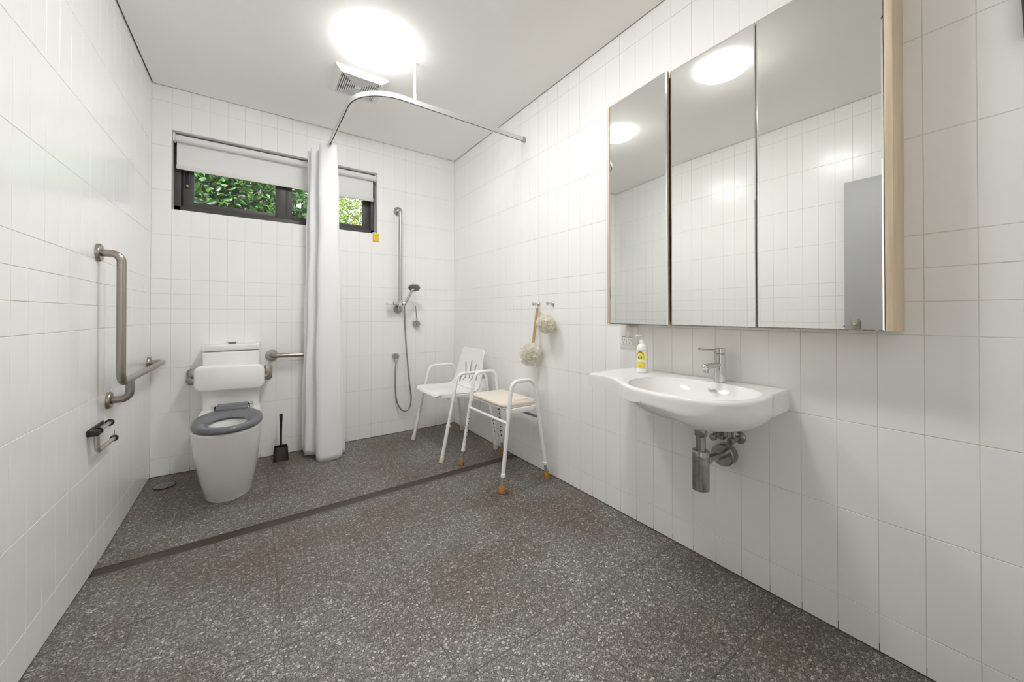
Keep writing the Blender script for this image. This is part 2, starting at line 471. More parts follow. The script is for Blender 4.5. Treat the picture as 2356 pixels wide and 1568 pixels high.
# ------------------------------------------------------------------ window_1
win = thing('window_1', 'charcoal framed high sliding window in the end wall', 'window', (.785, .13, 1.815)); win['kind'] = 'structure'
bm = NB()
x0, x1, z0, z1 = WIN; ya, yb = .105, .175
box(bm, (x0, ya, z0), (x1, yb, z0 + .052), .002)
box(bm, (x0, ya, z1 - .05), (x1, yb, z1), .002)
box(bm, (x0, ya, z0), (x0 + .036, yb, z1), .002)
box(bm, (x1 - .030, ya, z0), (x1, yb, z1), .002)
box(bm, (.12, .145, z0 + .05), (.16, .174, z1 - .05))
obj('frame', bm, 'frame', win)
bm = NB()                                         # sliding left sash
sa, sb = .112, .138
box(bm, (.146, sa, z0 + .05), (.206, sb, z1 - .05), .002)
box(bm, (.703, sa - .004, z0 + .05), (.780, sb, z1 - .05), .002)
box(bm, (.206, sa, z0 + .05), (.703, sb, z0 + .088), .002)
box(bm, (.206, sa, z1 - .09), (.703, sb, z1 - .05), .002)
sash = obj('sash', bm, 'frame', win)
bm = NB(); box(bm, (.204, .122, z0 + .086), (.705, .127, z1 - .088)); obj('pane', bm, 'glass', sash)
bm = NB()                                         # fixed right sash
sa, sb = .142, .168
box(bm, (.776, sa - .03, z0 + .05), (.820, sb, z1 - .05), .002)
box(bm, (1.378, sa, z0 + .05), (1.442, sb, z1 - .05), .002)
box(bm, (.820, sa, z0 + .05), (1.378, sb, z0 + .09), .002)
box(bm, (.820, sa, z1 - .09), (1.378, sb, z1 - .05), .002)
sash2 = obj('sash', bm, 'frame', win)
bm = NB(); box(bm, (.818, .152, z0 + .088), (1.380, .157, z1 - .088)); obj('pane', bm, 'glass', sash2)
bm = NB(); plate(bm, (.172, .112, 2.055), (1, 0, 0), (0, 0, 1), .026, .12, .012, .010)
lk = obj('sash_lock', bm, 'black', sash); lk['label'] = 'black sash lock'
bm = NB(); cyl(bm, (.172, .103, 2.016), (.172, .098, 2.016), .008); obj('keyhole', bm, 'brass', win)['label'] = 'brass keyhole of the sash lock'

# ------------------------------------------------------------------ roller blind
bl = thing('roller_blind', 'half-lowered white roller blind across the top of the window', 'blind', (.785, .05, 2.30))
bm = NB(); cyl(bm, (.114, .045, 2.324), (1.458, .045, 2.324), .024, 32, .001); obj('roller', bm, 'fabric_white', bl)
bm = NB(); box(bm, (.118, .066, 2.14), (1.449, .0675, 2.33)); obj('fabric', bm, 'fabric_white', bl)
bm = NB(); box(bm, (.116, .060, 2.116), (1.451, .074, 2.147), .004); obj('bottom_rail', bm, 'rail_white', bl)
for xx in (.1075, 1.4625):
    bm = NB(); box(bm, (xx - .0055, .022, 2.296), (xx + .0055, .07, 2.354), .002); obj('bracket', bm, 'white_plastic', bl)

# ------------------------------------------------------------------ yellow tag
t = thing('hanging_tag', 'small yellow printed tag below the right corner of the window', 'tag', (1.456, -.003, 1.74))
bm = NB(); box(bm, (1.430, -.0035, 1.742), (1.483, -.0005, 1.818), .0008); obj('card', bm, 'yellow', t)
bm = NB(); box(bm, (1.428, -.0045, 1.816), (1.462, -.0005, 1.826), .001); obj('tape', bm, 'white_plastic', t)
bm = NB()
box(bm, (1.4345, -.0042, 1.7985), (1.4785, -.0034, 1.8015)); box(bm, (1.4345, -.0042, 1.749), (1.4785, -.0034, 1.751)); box(bm, (1.4345, -.0042, 1.749), (1.436, -.0034, 1.8015)); box(bm, (1.477, -.0042, 1.749), (1.4785, -.0034, 1.8015))
obj('printed_frame', bm, 'yellow_dark', t)

# ------------------------------------------------------------------ door leaf standing against the left wall, seen in the mirror
d = thing('door_1', 'grey flush door standing open against the tiled side wall', 'door', (.05, -2.58, 0)); d['kind'] = 'structure'
bm = NB(); box(bm, (.03, -3.46, .012), (.07, -2.588, 2.052), .003); obj('leaf', bm, 'door_grey', d)
bm = NB(); plate(bm, (.07, -2.648, 1.01), (0, 1, 0), (0, 0, 1), .052, .11, .025, .006)
lp = obj('lock_plate', bm, 'brushed', d)
bm = NB(); lathe(bm, [(.012, 0), (.012, .012), (.009, .02), (0, .021)], (.076, -2.648, 1.022), (1, 0, 0), 20); box(bm, (.09, -2.651, 1.012), (.1, -2.645, 1.032), .001)
obj('turn_snib', bm, 'chrome', lp)
bm = NB(); lathe(bm, [(.008, 0), (.008, .02), (.006, .026), (0, .026)], (.0, -2.578, 1.006), (1, 0, 0), 16)
tag(obj('door_stop', bm, 'black'), 'small black rubber buffer on the tiles beside the grey door', 'door stop')
bm = NB()
vs = [bm.verts.new(p) for p in ((W - .03, -3.3785, 1.815), (W - .03, -3.352, 2.62), (W - .03, -3.46, 2.62), (W - .03, -3.46, 1.815),
                                 (W - .002, -3.3785, 1.815), (W - .002, -3.352, 2.62), (W - .002, -3.46, 2.62), (W - .002, -3.46, 1.815))]
for f in ((0, 1, 2, 3), (7, 6, 5, 4), (0, 4, 5, 1), (1, 5, 6, 2), (2, 6, 7, 3), (3, 7, 4, 0)): bm.faces.new([vs[i] for i in f])
bmesh.ops.recalc_face_normals(bm, faces=bm.faces[:])
struct(obj('trim_1', bm, 'frame', smooth=False), 'dark metal trim high on the wall past the mirror cabinet', 'trim')

# ------------------------------------------------------------------ linear drain
dr = thing('linear_drain', 'long brown slotted linear drain crossing the floor', 'drain', (W / 2, -1.06, -.02))
ch = NB()
p0, p1 = -.001, W + .001
def dz(x): return floor_z(x, -1.06)
def strip(bm, ya, yb, ztop, zbot):
    vs = []
    for x in (p0, p1):
        for y, z in ((ya, zbot), (yb, zbot), (yb, ztop), (ya, ztop)): vs.append(bm.verts.new((x, y, dz(x) + z)))
    for f in ((0, 1, 2, 3), (7, 6, 5, 4), (0, 4, 5, 1), (1, 5, 6, 2), (2, 6, 7, 3), (3, 7, 4, 0)): bm.faces.new([vs[i] for i in f])
strip(ch, DY1 - .004, DY0 + .004, -.012, -.05); bmesh.ops.recalc_face_normals(ch, faces=ch.faces[:])
obj('channel', ch, 'slot', dr, smooth=False)
bm = NB()
for a in (DY1, DY0 - .007): strip(bm, a, a + .007, .0005, -.013)
n = 9; pit = (DY0 - DY1 - .014) / n
for k in range(n): strip(bm, DY1 + .007 + pit * k + pit * .22, DY1 + .007 + pit * k + pit * .86, -.0008, -.013)
bmesh.ops.recalc_face_normals(bm, faces=bm.faces[:])
obj('grate', bm, 'grate', dr, smooth=False)

# ------------------------------------------------------------------ floor waste
fw = thing('floor_waste', 'round grey floor cover in the corner beside the toilet', 'floor waste', (.103, -.19, floor_z(.1, -.19)))
zf = floor_z(.1, -.19)
bm = NB(); lathe(bm, [(.056, -.002), (.056, .003), (.053, .0045), (.053, .002)], (.103, -.19, zf), n=40); obj('rim', bm, 'slot', fw)
bm = NB(); lathe(bm, [(.0525, 0), (.0525, .0042), (.051, .005), (0, .005)], (.103, -.19, zf), n=40)
for dx in (-.02, .02): lathe(bm, [(.004, .005), (.004, .0056), (0, .0056)], (.103 + dx, -.19, zf), n=10, mi=1)
obj('lid', bm, ['waste_lid', 'slot'], fw)

# ------------------------------------------------------------------ toilet
TX = .442
to = thing('toilet', 'white ceramic toilet with a grey open seat and close cistern', 'toilet', (TX, -.3, 0))
def pan_ring(t, n=72):
    z = t * .437
    e = t ** .85
    w = lerp(.122, .170, e) + .006 * math.sin(PI * t); yf = lerp(-.645, -.868, e) + (-.006) * math.sin(PI * t)
    yc = lerp(-.42, -.60, e); hb = lerp(.160, .165, t)
    poly = []
    for k in range(61):
        a = PI * k / 60 + PI
        cx, sy = math.cos(a), math.sin(a)
        poly.append((TX + w * math.copysign(abs(cx) ** .9, cx), yc + (yc - yf) * math.copysign(abs(sy) ** .9, sy)))
    for k in range(1, 13): poly.append((TX + lerp(w, hb, k / 12), lerp(yc, -.004, k / 12)))
    for k in range(1, 12): poly.append((TX + lerp(hb, -hb, k / 12), -.004))
    for k in range(0, 12): poly.append((TX + lerp(-hb, -w, k / 12), lerp(-.004, yc, k / 12)))
    return [V((x, y, z)) for x, y in poly]
def inset(r, d, z, c=None):
    c = c or V((TX, -.45, 0)); out = []
    for p in r:
        q = V((p.x - c.x, p.y - c.y, 0)); L = q.length
        out.append(V((c.x, c.y, 0)) + q * ((L - d) / L) + V((0, 0, z)))
    return out
bm = NB()
rings = []
r0 = pan_ring(0); rings.append([V((p.x, p.y, floor_z(p.x, p.y) - .002)) for p in r0])
rings += [pan_ring(t) for t in (.03, .12, .25, .4, .55, .7, .82, .92, .97)]
top = pan_ring(1.0); rings += [inset(top, .001, .434), inset(top, .005, .441), inset(top, .012, .4425)]
hc = V((TX + .003, -.665, 0))
def hole_ring(sc, z, n=len(top), cc=None):
    cc = cc or hc; out = []
    for p in top:
        a = math.atan2((p.y - hc.y), (p.x - hc.x))
        out.append(V((cc.x + .113 * sc * math.cos(a), cc.y + .152 * sc * math.sin(a), z)))
    return out
rings += [hole_ring(1.06, .4425), hole_ring(1.0, .438), hole_ring(.97, .42), hole_ring(.98, .38), hole_ring(.9, .32), hole_ring(.7, .27), hole_ring(.45, .235), hole_ring(.3, .20), hole_ring(.25, .17)]
loft(bm, rings, True, True)
obj('pan', bm, 'ceramic', to, 50)
bm = NB(); box(bm, (.282, -.172, .441), (.600, -.006, .836), .012, 3); cis = obj('cistern', bm, 'ceramic', to)
bm = NB(); box(bm, (.280, -.175, .8395), (.602, -.004, .882), .006, 3); lid = obj('cistern_lid', bm, 'ceramic', to)
bm = NB(); cyl(bm, (.440, -.085, .880), (.440, -.085, .888), .024); lathe(bm, [(.018, .0), (.037, .006), (.037, .009), (.03, .011), (0, .011)], (.440, -.085, .887), n=36)
box(bm, (.439, -.121, .896), (.441, -.049, .8995))
obj('flush_button', bm, 'chrome', lid)['label'] = 'chrome flush button'
# seat: an open oval ring
bm = NB(); rings = []
N = 72
oc, ic = V((TX + .003, -.612, 0)), V((TX + .003, -.662, 0))
for frac, z in ((0, .452), (0, .462), (.03, .470), (.12, .4765), (.35, .4785), (.6, .475), (.82, .468), (.95, .461), (1, .455), (.97, .450), (.75, .4485), (.4, .4475), (.06, .4475)):
    r = []
    for k in range(N):
        a = 2 * PI * k / N
        ca, sa = math.cos(a), math.sin(a)
        po = oc + V((.171 * math.copysign(abs(ca) ** .92, ca), .268 * math.copysign(abs(sa) ** .92, sa), 0)); pi_ = ic + V((.094 * ca, .138 * sa, 0))
        q = po.lerp(pi_, frac); q.z = z; r.append(q)
    rings.append(r)
vs = [[bm.verts.new(p) for p in r] for r in rings]
for a, b in zip(vs, vs[1:] + vs[:1]): ring_faces(bm, a, b)
bmesh.ops.recalc_face_normals(bm, faces=bm.faces[:])
box(bm, (.366, -.40, .4495), (.536, -.238, .4905), .010, 3)
seat = obj('seat', bm, 'seat_grey', to, 50); seat['label'] = 'grey open toilet seat'
for xx in (.350, .551):
    bm = NB(); lathe(bm, [(.012, 0), (.012, .026), (.015, .031), (.015, .040), (.010, .047), (0, .049)], (xx, -.258, .4415), n=20)
    obj('hinge', bm, 'chrome', seat)['label'] = 'chrome seat hinge'

# ------------------------------------------------------------------ backrest
br = thing('toilet_back_support', 'white padded backrest on steel arms in front of the cistern', 'backrest', (.438, -.0, .655))
bm = NB()
c = V((.439, -.200, .660)); rings = []
for ins, dy in ((.010, 0), (.002, -.006), (0, -.014), (0, -.024), (.004, -.033), (.014, -.038)):
    rings.append([c + V((x, dy, y - .006 * x / .19)) for x, y in rrect(.388 - 2 * ins, .172 - 2 * ins, .046 - ins, 8)])
loft(bm, rings); obj('pad', bm, 'white_plastic', br, 60)
for xx, zz in ((.213, .655), (.655, .650)):
    s = 1 if xx < .4 else -1
    bm = NB(); plate(bm, (xx, -.0005, zz), (1, 0, 0), (0, 0, 1), .056, .112, .024, .010, .003)
    fl = obj('wall_plate', bm, 'brushed', br)
    bm = NB(); tube(bm, fillet([(xx, -.008, zz - .004), (xx, -.1925, zz - .004), (xx + s * .12, -.1925, zz - .004)], .035), .016)
    obj('arm', bm, 'brushed', br)

# ------------------------------------------------------------------ grab rails
def flange(bm, p, nrm, r=.040, h=.014):
    lathe(bm, [(r, 0), (r, h * .55), (r * .93, h * .9), (r * .6, h), (0, h)], p, nrm, 36)
def grab(name, label, loc):
    return thing(name, label, 'grab rail', loc)
g1 = grab('grab_rail', 'L-shaped brushed steel grab rail on the left wall by the toilet', (.0, -.9, .78))
X = .075
bm = NB(); tube(bm, fillet([(.004, -1.008, 1.366), (X, -1.008, 1.366), (X, -1.004, .780), (X, -.062, .776), (.004, -.062, .776)], [.062, .052, .045]), .0162, 20)
b1 = obj('rail', bm, 'brushed', g1, 60)
bm = NB(); tube(bm, fillet([(X, -.855, .778), (X, -.855, .682), (.004, -.855, .682)], .045), .0162, 18); obj('support_leg', bm, 'brushed', g1, 60)
for p in ((.0005, -1.008, 1.366), (.0005, -.855, .682), (.0005, -.062, .776)):
    bm = NB(); flange(bm, p, (1, 0, 0)); obj('flange', bm, 'brushed', g1)
g2 = grab('grab_rail', 'straight steel grab rail on the end wall running behind the curtain', (.88, 0, .775))
bm = NB(); tube(bm, fillet([(.680, -.004, .778), (.680, -.066, .778), (1.10, -.066, .772), (1.10, -.004, .772)], .04), .0162, 20); obj('rail', bm, 'brushed', g2, 60)
for p in ((.680, -.0005, .778), (1.10, -.0005, .772)):
    bm = NB(); flange(bm, p, (0, -1, 0)); obj('flange', bm, 'brushed', g2)

# ------------------------------------------------------------------ toilet roll holder
tr = thing('toilet_roll_holder', 'empty open-armed toilet roll holder low on the left wall', 'toilet roll holder', (0, -1.04, .6))
bm = NB(); box(bm, (.0005, -1.128, .586), (.007, -.930, .606), .002); box(bm, (.0005, -1.126, .578), (.036, -1.102, .605), .005); obj('wall_bracket', bm, 'black', tr)
bm = NB(); tube(bm, fillet([(.024, -.925, .592), (.024, -1.104, .592), (.026, -1.098, .508), (.030, -.885, .508)], [.012, .022]), .0092, 14); obj('arm', bm, 'brushed_light', tr, 60)
bm = NB(); lathe(bm, [(.0095, 0), (.0145, .002), (.0145, .012), (.011, .015), (0, .015)], (.030, -.898, .508), (0, 1, 0), 20); box(bm, (.029, -.891, .52), (.031, -.887, .543)); obj('end_cap', bm, 'black', tr)
bm = NB(); lathe(bm, [(.0095, 0), (.0155, .002), (.0155, .013), (.012, .017), (0, .017)], (.024, -.938, .592), (0, 1, 0), 20); obj('end_cap', bm, 'black', tr)
bm = NB(); lathe(bm, [(.0092, 0), (.0150, .0), (.0150, .009), (.0092, .009)], (.024, -1.078, .592), (0, -1, 0), 20); obj('collar', bm, 'black', tr)

# ------------------------------------------------------------------ toilet brush in its pot
BX, BY = .737, -.115
zf = floor_z(BX, BY)
bp_ = thing('brush_pot', 'black square toilet brush pot on the floor right of the toilet', 'brush pot', (BX, BY, zf))
bm = NB(); rings = []
for w_, z in ((.101, 0), (.099, .004), (.088, .098), (.086, .1), (.080, .1), (.084, .02)):
    rings.append([V((BX + x * (1 if True else 1), BY + y, zf + z)) for x, y in rrect(w_, w_ * .86, .02, 5)])
loft(bm, rings, True, True); obj('body', bm, 'black', bp_, 40)
tb = thing('toilet_brush', 'black toilet brush standing upright in its pot', 'brush', (BX, BY, zf + .02))
bm = NB(); lathe(bm, [(.006, .09), (.0075, .12), (.0075, .2), (.009, .27), (.0115, .34), (.0105, .344), (0, .345)], (BX, BY, zf), n=16); obj('handle', bm, 'black', tb)
bm = NB(); lathe(bm, [(.012, .025), (.03, .03), (.032, .07), (.024, .088), (.006, .094)], (BX, BY, zf), n=20); obj('bristle_head', bm, 'black', tb)

# ------------------------------------------------------------------ shower rail, hand shower, hose
SX = 1.656
sr = thing('shower_grab_rail', 'vertical steel grab rail carrying the hand shower on the end wall', 'grab rail', (SX, 0, 1.14))
bm = NB(); tube(bm, fillet([(SX, -.004, 2.046), (SX, -.07, 2.046), (SX, -.07, 1.142), (SX, -.004, 1.142)], .05), .0155, 20); obj('rail', bm, 'brushed_light', sr, 60)
for z in (2.046, 1.142):
    bm = NB(); flange(bm, (SX, -.0005, z), (0, -1, 0), .040); obj('flange', bm, 'brushed', sr)
bm = NB()
cyl(bm, (SX, -.07, 1.168), (SX, -.07, 1.214), .024); box(bm, (1.625, -.088, 1.176), (1.69, -.055, 1.207), .006, 3)
cyl(bm, (1.590, -.073, 1.191), (1.632, -.073, 1.191), .017)
cyl(bm, (1.672, -.082, 1.192), (1.702, -.090, 1.196), .015)
sl = obj('slider', bm, 'chrome', sr)
bm = NB(); rings = []
for w_, z in ((.05, 1.178), (.056, 1.182), (.056, 1.196), (.052, 1.196), (.048, 1.186)):
    rings.append([V((1.560 + x, -.076 + y, z)) for x, y in rrect(w_, w_ * .9, .02, 6)])
loft(bm, rings); obj('soap_dish', bm, 'white_plastic', sr, 50)['label'] = 'white plastic soap dish'

hs = thing('hand_shower', 'chrome hand shower head tilted in the slider on the rail', 'shower head', (1.695, -.09, 1.18))
hn = V((-.18, -.52, -.83)).normalized(); hc2 = V((1.762, -.140, 1.337)); hb = V((1.690, -.088, 1.176))
bm = NB()
nk = hc2 - hn * .012
tip = hb.lerp(nk, .70)
tube(bm, [hb, hb.lerp(nk, .06), hb.lerp(nk, .3), tip, hb.lerp(nk, .9)], [.0105, .0125, .0135, .012, .013], 18)
obj('handle', bm, 'chrome', hs, 50)
bm = NB(); lathe(bm, [(.02, -.024), (.044, -.016), (.054, -.004), (.055, .002), (.052, .006), (.050, .006)], hc2, hn, 40); hd = obj('head', bm, 'chrome', hs)
bm = NB(); lathe(bm, [(.0495, .003), (.0495, .0065), (0, .0075)], hc2, hn, 40)
ux = hn.orthogonal().normalized(); uy = hn.cross(ux)
for ri, cnt in ((.012, 6), (.022, 12), (.032, 16), (.042, 20)):
    for k in range(cnt):
        a = 2 * PI * k / cnt; lathe(bm, [(.0022, .006), (.002, .0088), (0, .009)], hc2 + (ux * math.cos(a) + uy * math.sin(a)) * ri, hn, 6, 1)
obj('spray_face', bm, ['leg_grey', 'slot'], hd)

bm = NB()
path = smooth_path([(1.690, -.086, 1.172), (1.697, -.07, 1.08), (1.708, -.055, .94), (1.730, -.045, .69), (1.752, -.045, .46), (1.768, -.045, .33), (1.757, -.045, .240), (1.728, -.045, .208),
                    (1.690, -.045, .210), (1.655, -.045, .252), (1.630, -.045, .325), (1.622, -.043, .45), (1.624, -.04, .6), (1.634, -.036, .672)], 16)
tube(bm, path, [.0066 + .0006 * (i % 2) for i in range(len(path))], 10)
tag(obj('shower_hose', bm, 'hose', angle=70), 'grey metal shower hose looping down to the wall outlet', 'hose')
so = thing('shower_outlet', 'round chrome hose outlet on the end wall below the rail', 'water outlet', (1.635, 0, .707))
bm = NB(); lathe(bm, [(.027, 0), (.027, .03), (.022, .036), (0, .037)], (1.635, -.0005, .709), (0, -1, 0), 28); obj('body', bm, 'old_chrome', so)
bm = NB(); cyl(bm, (1.635, -.026, .692), (1.635, -.030, .666), .0105); obj('hose_nut', bm, 'chrome', so)
sm = thing('shower_mixer', 'round chrome shower mixer with an upright pin lever', 'mixer tap', (1.827, 0, 1.006))
bm = NB(); lathe(bm, [(.028, 0), (.028, .048), (.024, .053), (0, .054)], (1.827, -.0005, 1.006), (0, -1, 0), 32); obj('body', bm, 'old_chrome', sm)
bm = NB(); tube(bm, [(1.826, -.044, 1.025), (1.808, -.048, 1.17)], [.0055, .0042], 12); obj('lever', bm, 'old_chrome', sm)

# ------------------------------------------------------------------ curtain track and curtain
ct = thing('curtain_track', 'curved aluminium shower curtain track below the ceiling', 'curtain track', (1.4, -1.19, 2.40))
zt = 2.404
path = fillet([(W - .004, -1.192, zt), (1.047, -1.192, zt), (1.036, -.004, zt)], .26, 24)
prof = [(-.009, -.014), (-.003, -.014), (-.003, -.006), (.003, -.006), (.003, -.014), (.009, -.014), (.009, .014), (-.009, .014)]
bm = NB(); sweep(bm, path, prof); obj('track', bm, 'alu', ct, 40)
bm = NB(); sweep(bm, path, [(-.003, -.0135), (.003, -.0135), (.003, -.0055), (-.003, -.0055)]); obj('slot', bm, 'slot', ct, smooth=False)
bm = NB(); box(bm, (W - .026, -1.204, zt - .017), (W - .0005, -1.180, zt + .017), .002); obj('end_bracket', bm, 'door_grey', ct)
bm = NB(); box(bm, (1.020, -.02, zt - .017), (1.052, -.0005, zt + .017), .002); obj('end_bracket', bm, 'door_grey', ct)
bm = NB()
lathe(bm, [(.013, 0), (.0095, .004), (.0095, .03), (.0085, .032), (.0085, .036), (.0075, .036), (.0075, .19), (.0105, .192), (.0105, .232)], (1.38, -1.192, H), (0, 0, -1), 18)
obj('drop_rod', bm, 'white_plastic', ct)

bm = NB()
rng = random.Random(3)
# folds hang from the track, pushed back against the wall; each is a sideways sweep of cloth
def curtain_pts(t):
    """t = 0 at the top, 1 at the hem -> polyline of (x, y)"""
    pts = []
    L = lambda y: lerp(.962, .955, t) if y < -.25 else (lerp(.968, .905, t) if y > -.15 else lerp(.962, .925, t))
    folds = [(-.085, 1.150, .905), (-.125, 1.135, .907), (-.165, 1.150, .912), (-.215, 1.125, .925), (-.270, 1.140, .966), (-.335, 1.122, .972)]
    side = 0
    y0 = -.06
    pts.append((lerp(1.08, 1.155, t), -.035))
    for y, xr, xl in folds:
        xr_ = lerp(lerp(1.036, xr, .58), xr, t); xl_ = lerp(lerp(1.036, xl, .80), xl, t)
        yy = lerp(-.05 + (y + .05) * .88, y, t)
        if side == 0: pts.append((xr_, yy)); pts.append((xl_, yy - .012))
        else: pts.append((xl_, yy)); pts.append((xr_, yy - .012))
        side = 1 - side
    return pts
nz_ = 56; cols = None; grid = []
for j in range(nz_ + 1):
    t = j / nz_
    ctrl = [V((x, y, 0)) for x, y in curtain_pts(sst(t) * .75 + t * .25)]
    dense = smooth_path(ctrl, 10)
    row = []
    for i, p in enumerate(dense):
        back = max(0, min(1, (p.y + .33) / .28))
        zb = .006 + .02 * back + (.055 if p.y > -.12 else 0) * back
        ztop = 2.386 + (p.x - 1.0) * .10
        wob = .004 * math.sin(9 * t + i * .35) * t + .003 * math.sin(23 * t + i * .2)
        row.append(bm.verts.new((p.x + wob, p.y + wob * .6, lerp(ztop, zb + .012 * math.sin(i * .21), t))))
    grid.append(row)
for j in range(nz_):
    for i in range(len(grid[0]) - 1): bm.faces.new((grid[j][i], grid[j][i + 1], grid[j + 1][i + 1], grid[j + 1][i]))
o = obj('shower_curtain', bm, 'curtain', angle=180)
sd = o.modifiers.new('thick', 'SOLIDIFY'); sd.thickness = .0015
tag(o, 'white shower curtain gathered in folds against the end wall', 'curtain')

# ------------------------------------------------------------------ ceiling lights and vent
LX, LY = 1.152, -1.222
l1 = thing('ceiling_light', 'glowing round ceiling light beside the vent', 'ceiling light', (LX, LY, H), 'round ceiling lights')
bm = NB(); lathe(bm, [(.145, 0), (.145, .010), (.14, .012)], (LX, LY, H + .0005), (0, 0, -1), 48); obj('base', bm, 'white_plastic', l1)
bm = NB(); lathe(bm, [(.147, .009), (.151, .012), (.150, .018), (.140, .028), (.115, .037), (.08, .043), (.04, .046), (0, .047)], (LX, LY, H), (0, 0, -1), 64)
obj('diffuser', bm, 'lamp', l1, 60)
copy_tree(l1, (.045, -1.05, 0), 'glowing round ceiling light seen only as the middle reflection in the mirror doors')

hl = copy_tree(l1, (-.65, -3.1 + (YF + 3.62), -.05), 'added unseen fill light in the hallway behind the doorway')  # unseen light, added to lift the near wall and floor
for ch in hl.children:
    if ch.name.startswith('diffuser'):
        ch.data = ch.data.copy(); ch.data.materials[0] = M['hall_fill']
ve = thing('ceiling_vent', 'square white louvred exhaust vent on the ceiling', 'vent', (1.14, -.766, H))
bm = NB(); rings = []
vc = (1.137, -.768)
for hw, z, in ((.160, 0), (.160, -.009), (.157, -.0115), (.124, -.026), (.121, -.026), (.119, -.010)):
    rings.append([V((vc[0] + hw * a, vc[1] + hw * b, H + z)) for a, b in ((-1, -1), (1, -1), (1, 1), (-1, 1))])
loft(bm, rings, False, False); obj('cover', bm, 'lip', ve, 20)
bm = NB(); box(bm, (vc[0] - .12, vc[1] - .12, H - .008), (vc[0] + .12, vc[1] + .12, H - .004)); obj('backing', bm, 'vent_dark', ve)
bm = NB()
nr = 8
for k in range(nr):
    o_ = .1185 - k * .0122; i_ = o_ - .0056
    for a, b, z in ((o_, i_, -.0255),):
        rings = [[V((vc[0] + h_ * sx, vc[1] + h_ * sy, H + zz)) for sx, sy in ((-1, -1), (1, -1), (1, 1), (-1, 1))] for h_, zz in ((a, -.012), (a, z), (b, z), (b, -.012))]
        loft(bm, rings, False, False)
box(bm, (vc[0] - .021, vc[1] - .021, H - .0255), (vc[0] + .021, vc[1] + .021, H - .012))
for a in (-1, 1):
    box(bm, (vc[0] - .12, vc[1] - .0025, H - .018), (vc[0] + .12, vc[1] + .0025, H - .012)); box(bm, (vc[0] - .0025, vc[1] - .12, H - .018), (vc[0] + .0025, vc[1] + .12, H - .012))
    break
obj('louvres', bm, 'lip', ve, smooth=False)

# ------------------------------------------------------------------ shower chair
def tube_loop(parent, y0f, ytop, feet, top, zc, zt_, rad_up, rad_lo, foot_mat, low_mat, collar_z, tip_r, name_leg='leg'):
    """one side of the frame: front leg up, armrest over, rear leg down; legs are parts with collar and rubber tip"""
    (xf, xb) = feet; (tf, tb_) = top
    zf_ = floor_z(xf, y0f); zb_ = floor_z(xb, y0f)
    split = collar_z
    def leg_pt(x_foot, x_top, z, zfl): 
        s = (z - zfl) / (zc - zfl); return V((lerp(x_foot, x_top, s), lerp(y0f, ytop, s), z))
    pts = [leg_pt(xf, tf, split, zf_), leg_pt(xf, tf, zc, zf_)]
    # rounded armrest
    tri = [leg_pt(xf, tf, split, zf_), V((tf + (zt_ - zc) * .22, ytop, zt_)), V((tb_ - (zt_ - zc) * .22, ytop, zt_)), leg_pt(xb, tb_, split, zb_)]
    bm = NB(); tube(bm, fillet(tri, .062, 10), rad_up, 16)
    arm = obj('armrest_frame', bm, 'gloss_white', parent, 60)
    for x_, xt_, zfl in ((xf, tf, zf_), (xb, tb_, zb_)):
        bm = NB()
        tube(bm, [leg_pt(x_, xt_, zfl + .015, zfl), leg_pt(x_, xt_, split + .01, zfl)], rad_lo, 16)
        leg = obj('leg', bm, low_mat, parent, 60)
        d_ = (leg_pt(x_, xt_, .3, zfl) - leg_pt(x_, xt_, 0, zfl)).normalized()
        bm = NB(); r_ = max(rad_up, rad_lo) + .0028
        lathe(bm, [(r_ - .002, 0), (r_, .002), (r_, .019), (r_ - .002, .021)], leg_pt(x_, xt_, split - .012, zfl), d_, 20); obj('collar', bm, 'gloss_white', leg)
        bm = NB(); lathe(bm, [(tip_r, 0), (tip_r * 1.04, .004), (tip_r * .97, .018), (tip_r * .88, .040), (tip_r * .80, .044)], leg_pt(x_, xt_, zfl + .0008, zfl), d_, 22)
        obj('rubber_foot', bm, foot_mat, leg)['label'] = 'orange rubber foot' if foot_mat == 'rubber_orange' else 'cream rubber foot'
    return arm

def adj_holes(parent, p0, p1, n, out, r=.0042):
    for k in range(n):
        bm = NB(); p = V(p0).lerp(V(p1), k / (n - 1)); cyl(bm, p, p + V(out), r, 10, .0003)
        obj('adjustment_hole', bm, 'slot', parent, smooth=False)

sc_ = thing('shower_chair', 'white moulded shower chair with arms in the corner', 'chair', (1.95, -.56, 0))
for y0, yt in ((-.265, -.282), (-.857, -.846)):
    tube_loop(sc_, y0, yt, (1.708, 2.187), (1.842, 2.100), .60, .637, .0112, .0138, 'rubber_cream', 'gloss_white', .258, .0185)
for y in (-.266, -.856):
    adj_holes(sc_, (2.166, y - .0115, .05 + .10), (2.153, y - .0115, .24), 4, (-.001, -.0045, 0))
